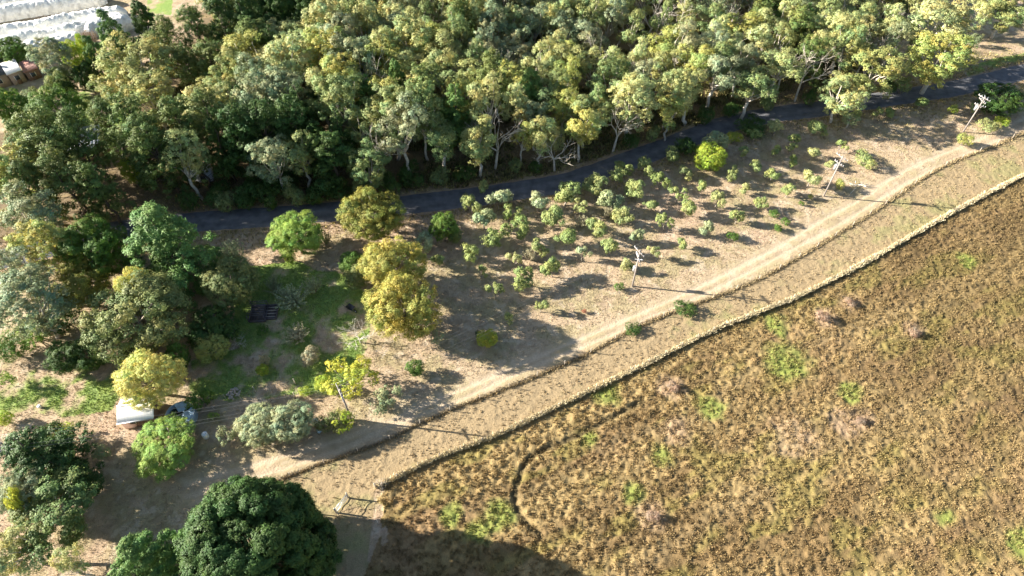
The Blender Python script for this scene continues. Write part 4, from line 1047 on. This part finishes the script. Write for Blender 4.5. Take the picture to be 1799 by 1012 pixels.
# dark vegetable pens
for (u, v, w_, d_, lab, cov) in ((438, 567, 2.5, 3.0, 'dark timber pen with a slatted top at the left of the lawn', True), (464, 562, 1.9, 2.6, 'brown garden bed framed in timber right of the dark pen', False)):
    p = at(u, v); o = root('garden_pen', lab, 'pen', (p[0], p[1], gz(p[0], p[1])), .06)
    mb = MB()
    for (x, y, a, b) in ((w_/2, 0, w_, .08), (w_/2, d_, w_, .08), (0, d_/2, .08, d_-.09), (w_, d_/2, .08, d_-.09)): mb.box((x, y, .22), (a, b, .5))
    mb.build('frame', M['pen'], o)
    mb = MB(); mb.box((w_/2, d_/2, .15), (w_-.1, d_-.1, .2)); mb.build('soil', plain('dark_soil', (.09, .07, .06), .95, 0, .3, 3), o)
    if cov:
        for x in (0, w_):
            for y in (0, d_): mb = MB(); mb.box((x, y, .85), (.09, .09, 1.5)); mb.build('post', M['pen'], o)
        mb = MB()
        for k in range(9): mb.box((w_/2, .15+k*(d_-.3)/8, 1.63), (w_+.1, .10, .04))
        mb.build('slats', M['pen'], o)
    else:
        mb = MB()
        for k in range(4): mb.box((w_/2, .4+k*.6, .27), (w_-.3, .12, .05))
        mb.build('slats', M['post'], o)
# black wheelbarrow
p = at(618, 545); o = root('wheelbarrow', 'black wheelbarrow tipped on the grass left of the larger golden tree', 'wheelbarrow', (p[0], p[1], gz(p[0], p[1])+.05), -.6)
mb = MB(); mb.add([[-.75,-.45,.75],[.55,-.45,.75],[.55,.45,.75],[-.75,.45,.75],[-.4,-.3,.35],[.25,-.3,.35],[.25,.3,.35],[-.4,.3,.35]], [[4,5,6,7],[0,1,5,4],[1,2,6,5],[2,3,7,6],[3,0,4,7]]); mb.build('tray', M['black'], o)
mb = MB()
for s in (-1, 1): mb.tube([[-1.5, .38*s, .8], [-.4, .3*s, .33], [.85, .1*s, .28]], .035, 6); mb.tube([[-.5, .32*s, .36], [-.7, .34*s, 0]], .03, 6)
mb.build('frame', M['black'], o)
mb = MB(); mb.tube([[.85+.24*math.cos(a), 0, .28+.24*math.sin(a)] for a in np.linspace(0, 6.283, 17)], .07, 6, False); wh = mb.build('wheel', M['black'], o)
mb = MB(); mb.tube([[.85, -.05, .28], [.85, .05, .28]], .13, 12); mb.build('hub', M['white_plastic'], wh)
# stakes in the grove
for (u, v, lab) in ((1305, 391, 'pale stake leaning in a small olive tree at the grove end'), (871, 602, 'stake leaning over the bright yellow small tree')):
    p = at(u, v); mb = MB(); mb.tube([[0, 0, 0], [-.9, .5, 1.9]], .045, 5); o = mb.build('stake', M['twig_pale']); o.location = (p[0], p[1], gz(p[0], p[1])); tag(o, lab, 'stake')
p = at(1508, 326); mb = MB()
rg = np.random.RandomState(12)
for k in range(16):
    b0 = rg.randn(3)*[.5, .3, 0] + [0, 0, .15]; mb.tube([b0, b0+rg.randn(3)*[.9, .7, .25]], .05, 4)
o = mb.build('brush_pile', M['twig_pale']); o.location = (p[0], p[1], gz(p[0], p[1])+.1); tag(o, 'pile of pale cut branches in the shade right of the transformer pole', 'brush pile')

# farmhouse
def building(name, label, cat, fl, fr, depth_m, h, roofs, wallm, roofm, group=None, overhang=.25, win=True):
    """fl, fr: photo points of the front wall's foot, left and right"""
    A, B_ = at(*fl), at(*fr); L = float(np.hypot(*(B_-A)[:2])); rz = math.atan2(B_[1]-A[1], B_[0]-A[0])
    o = root(name, label, cat, (A[0], A[1], 0), rz, group)
    mb = MB(); mb.box((L/2, depth_m/2, h/2-.1), (L, depth_m, h+.2)); mb.build('wall', M[wallm], o)
    mb = MB(); e = overhang
    if roofs == 'hip':
        r_ = min(L, depth_m)*.45; zr = h+1.5
        mb.add([[-e,-e,h],[L+e,-e,h],[L+e,depth_m+e,h],[-e,depth_m+e,h],[r_,depth_m/2,zr],[max(L-r_, r_+.1),depth_m/2,zr]], [[0,1,5,4],[2,3,4,5],[0,3,2,1]], [[1,2,5],[3,0,4]])
    else:
        k = 12
        for i in range(k):
            x0 = -e+(L+2*e)*i/k; mb.box((x0+(L+2*e)/k/2, depth_m/2, h+.28), ((L+2*e)/k-.04, depth_m+2*e, .1), 0, .09)
        mb.box((L/2, depth_m/2, h+.2), (L+2*e, depth_m+2*e, .06), 0, .09)
    rf_ = mb.build('roof', M[roofm], o)
    if roofs == 'hip': mb = MB(); mb.box((L*.6, depth_m*.62, h+1.2), (.5, .5, 1.1)); mb.build('chimney', M['cream_wall'], rf_)
    if win:
        for f in ((.3, .7) if L > 4 else (.5,)):
            mb = MB(); mb.box((L*f, -.02, h*.55), (1.0, .08, 1.0)); w_ = mb.build('window', M['roof_white'], o)
            mb = MB(); mb.box((L*f, -.07, h*.55), (.86, .03, .86)); mb.build('pane', M['glass'], w_)
        mb = MB(); mb.box((L*.5, -.03, 1.0), (.85, .08, 2.0)); dd = mb.build('door', M['brown_wall'], o)
        mb = MB(); mb.box((L*.5+.3, -.09, 1.0), (.08, .05, .08)); mb.build('handle', M['galv'], dd)
    return o
building('farmhouse', 'farmhouse with a hipped dark slate roof at the left edge', 'house', (-30,165), (23,150), 7, 2.8, 'hip', 'cream_wall', 'slate')
building('house_annexe', 'annexe with a flat pale white roof joined to the dark slate farmhouse', 'annexe', (26,151), (49,143), 4.2, 2.7, 'flat', 'cream_wall', 'roof_white', None, .15)
building('brick_shed', 'shed with a brick red roof right of the pale roofed annexe', 'shed', (53,143), (75,136), 3.6, 2.2, 'flat', 'brown_wall', 'red_roof', None, .15)
building('long_shed', 'grey roofed shed half hidden behind the tall she oaks at the left', 'shed', (122,290), (185,278), 6, 2.8, 'flat', 'cream_wall', 'galv')
building('white_shed', 'small white shed under the she oaks near the road bank', 'shed', (345,322), (375,318), 2.6, 2.0, 'flat', 'white_plastic', 'white_plastic', None, .1)

# white netted orchard rows
NETS = [((-70,45),(190,3),3.0,3.6,'long white netted row with a dark shaded side, nearest the mown strip'),((-70,27),(172,-8),2.8,3.4,'white netted row second from the mown strip'),((-70,8),(150,-24),2.8,3.4,'white netted row cut by the top edge of the photo'),
        ((-70,80),(226,26),2.7,3.4,'billowing white netted row just below the mown strip'),((-70,100),(236,41),2.8,3.4,'billowing white netted row, middle of the lower block'),((-70,120),(156,74),2.9,3.6,'billowing white netted row in front, behind the lime tree'),((150,62),(238,46),3.0,3.8,'short bunched white net behind the two pines')]
for k, (a, b, h, wd, lab) in enumerate(NETS):
    A, B_ = at(*a), at(*b); L = float(np.hypot(*(B_-A)[:2])); rz = math.atan2(B_[1]-A[1], B_[0]-A[0]); n = int(L/.28); V = []; F = []; C = []; m = 19; hn = np.random.RandomState(k)
    lump = .08 if k < 3 else .20
    for i in range(n+1):
        x = L*i/n; e = min(1, (min(i, n-i)+.5)/7.)
        for j in range(m):
            t = math.pi*j/(m-1); q1 = vnoise(np.array([x*.75+k*31]), np.array([j*.45]), 5)[0]-.5; q2 = vnoise(np.array([x*.34+k*17]), np.array([j*.2]), 6)[0]-.5
            s = (1 + lump*(q1*.8+q2*.9) + .11*(hn.rand()-.5)) * e**.4
            y = -math.cos(t)*wd*.5*s; z = (math.sin(t)**.8)*h*s*(1+lump*.35*abs((x/1.9 % 1)-.5)) - .1
            V.append([x, y, z]); g = 1 - .22*(vnoise(np.array([x*1.6+k*9]), np.array([j*.6]), 8)[0] > .66); g2 = .90*g; C.append([g2, g2*.98, g2*.90])
    F = [[i*m+j, (i+1)*m+j, (i+1)*m+j+1, i*m+j+1] for i in range(n) for j in range(m-1)]
    o = link('netted_tree_row', make_mesh('netted_tree_row', V, np.array(F), C, False), M['net'], None, (A[0], A[1], 0), (0, 0, rz)); tag(o, lab, 'netting', 'white netted orchard rows')
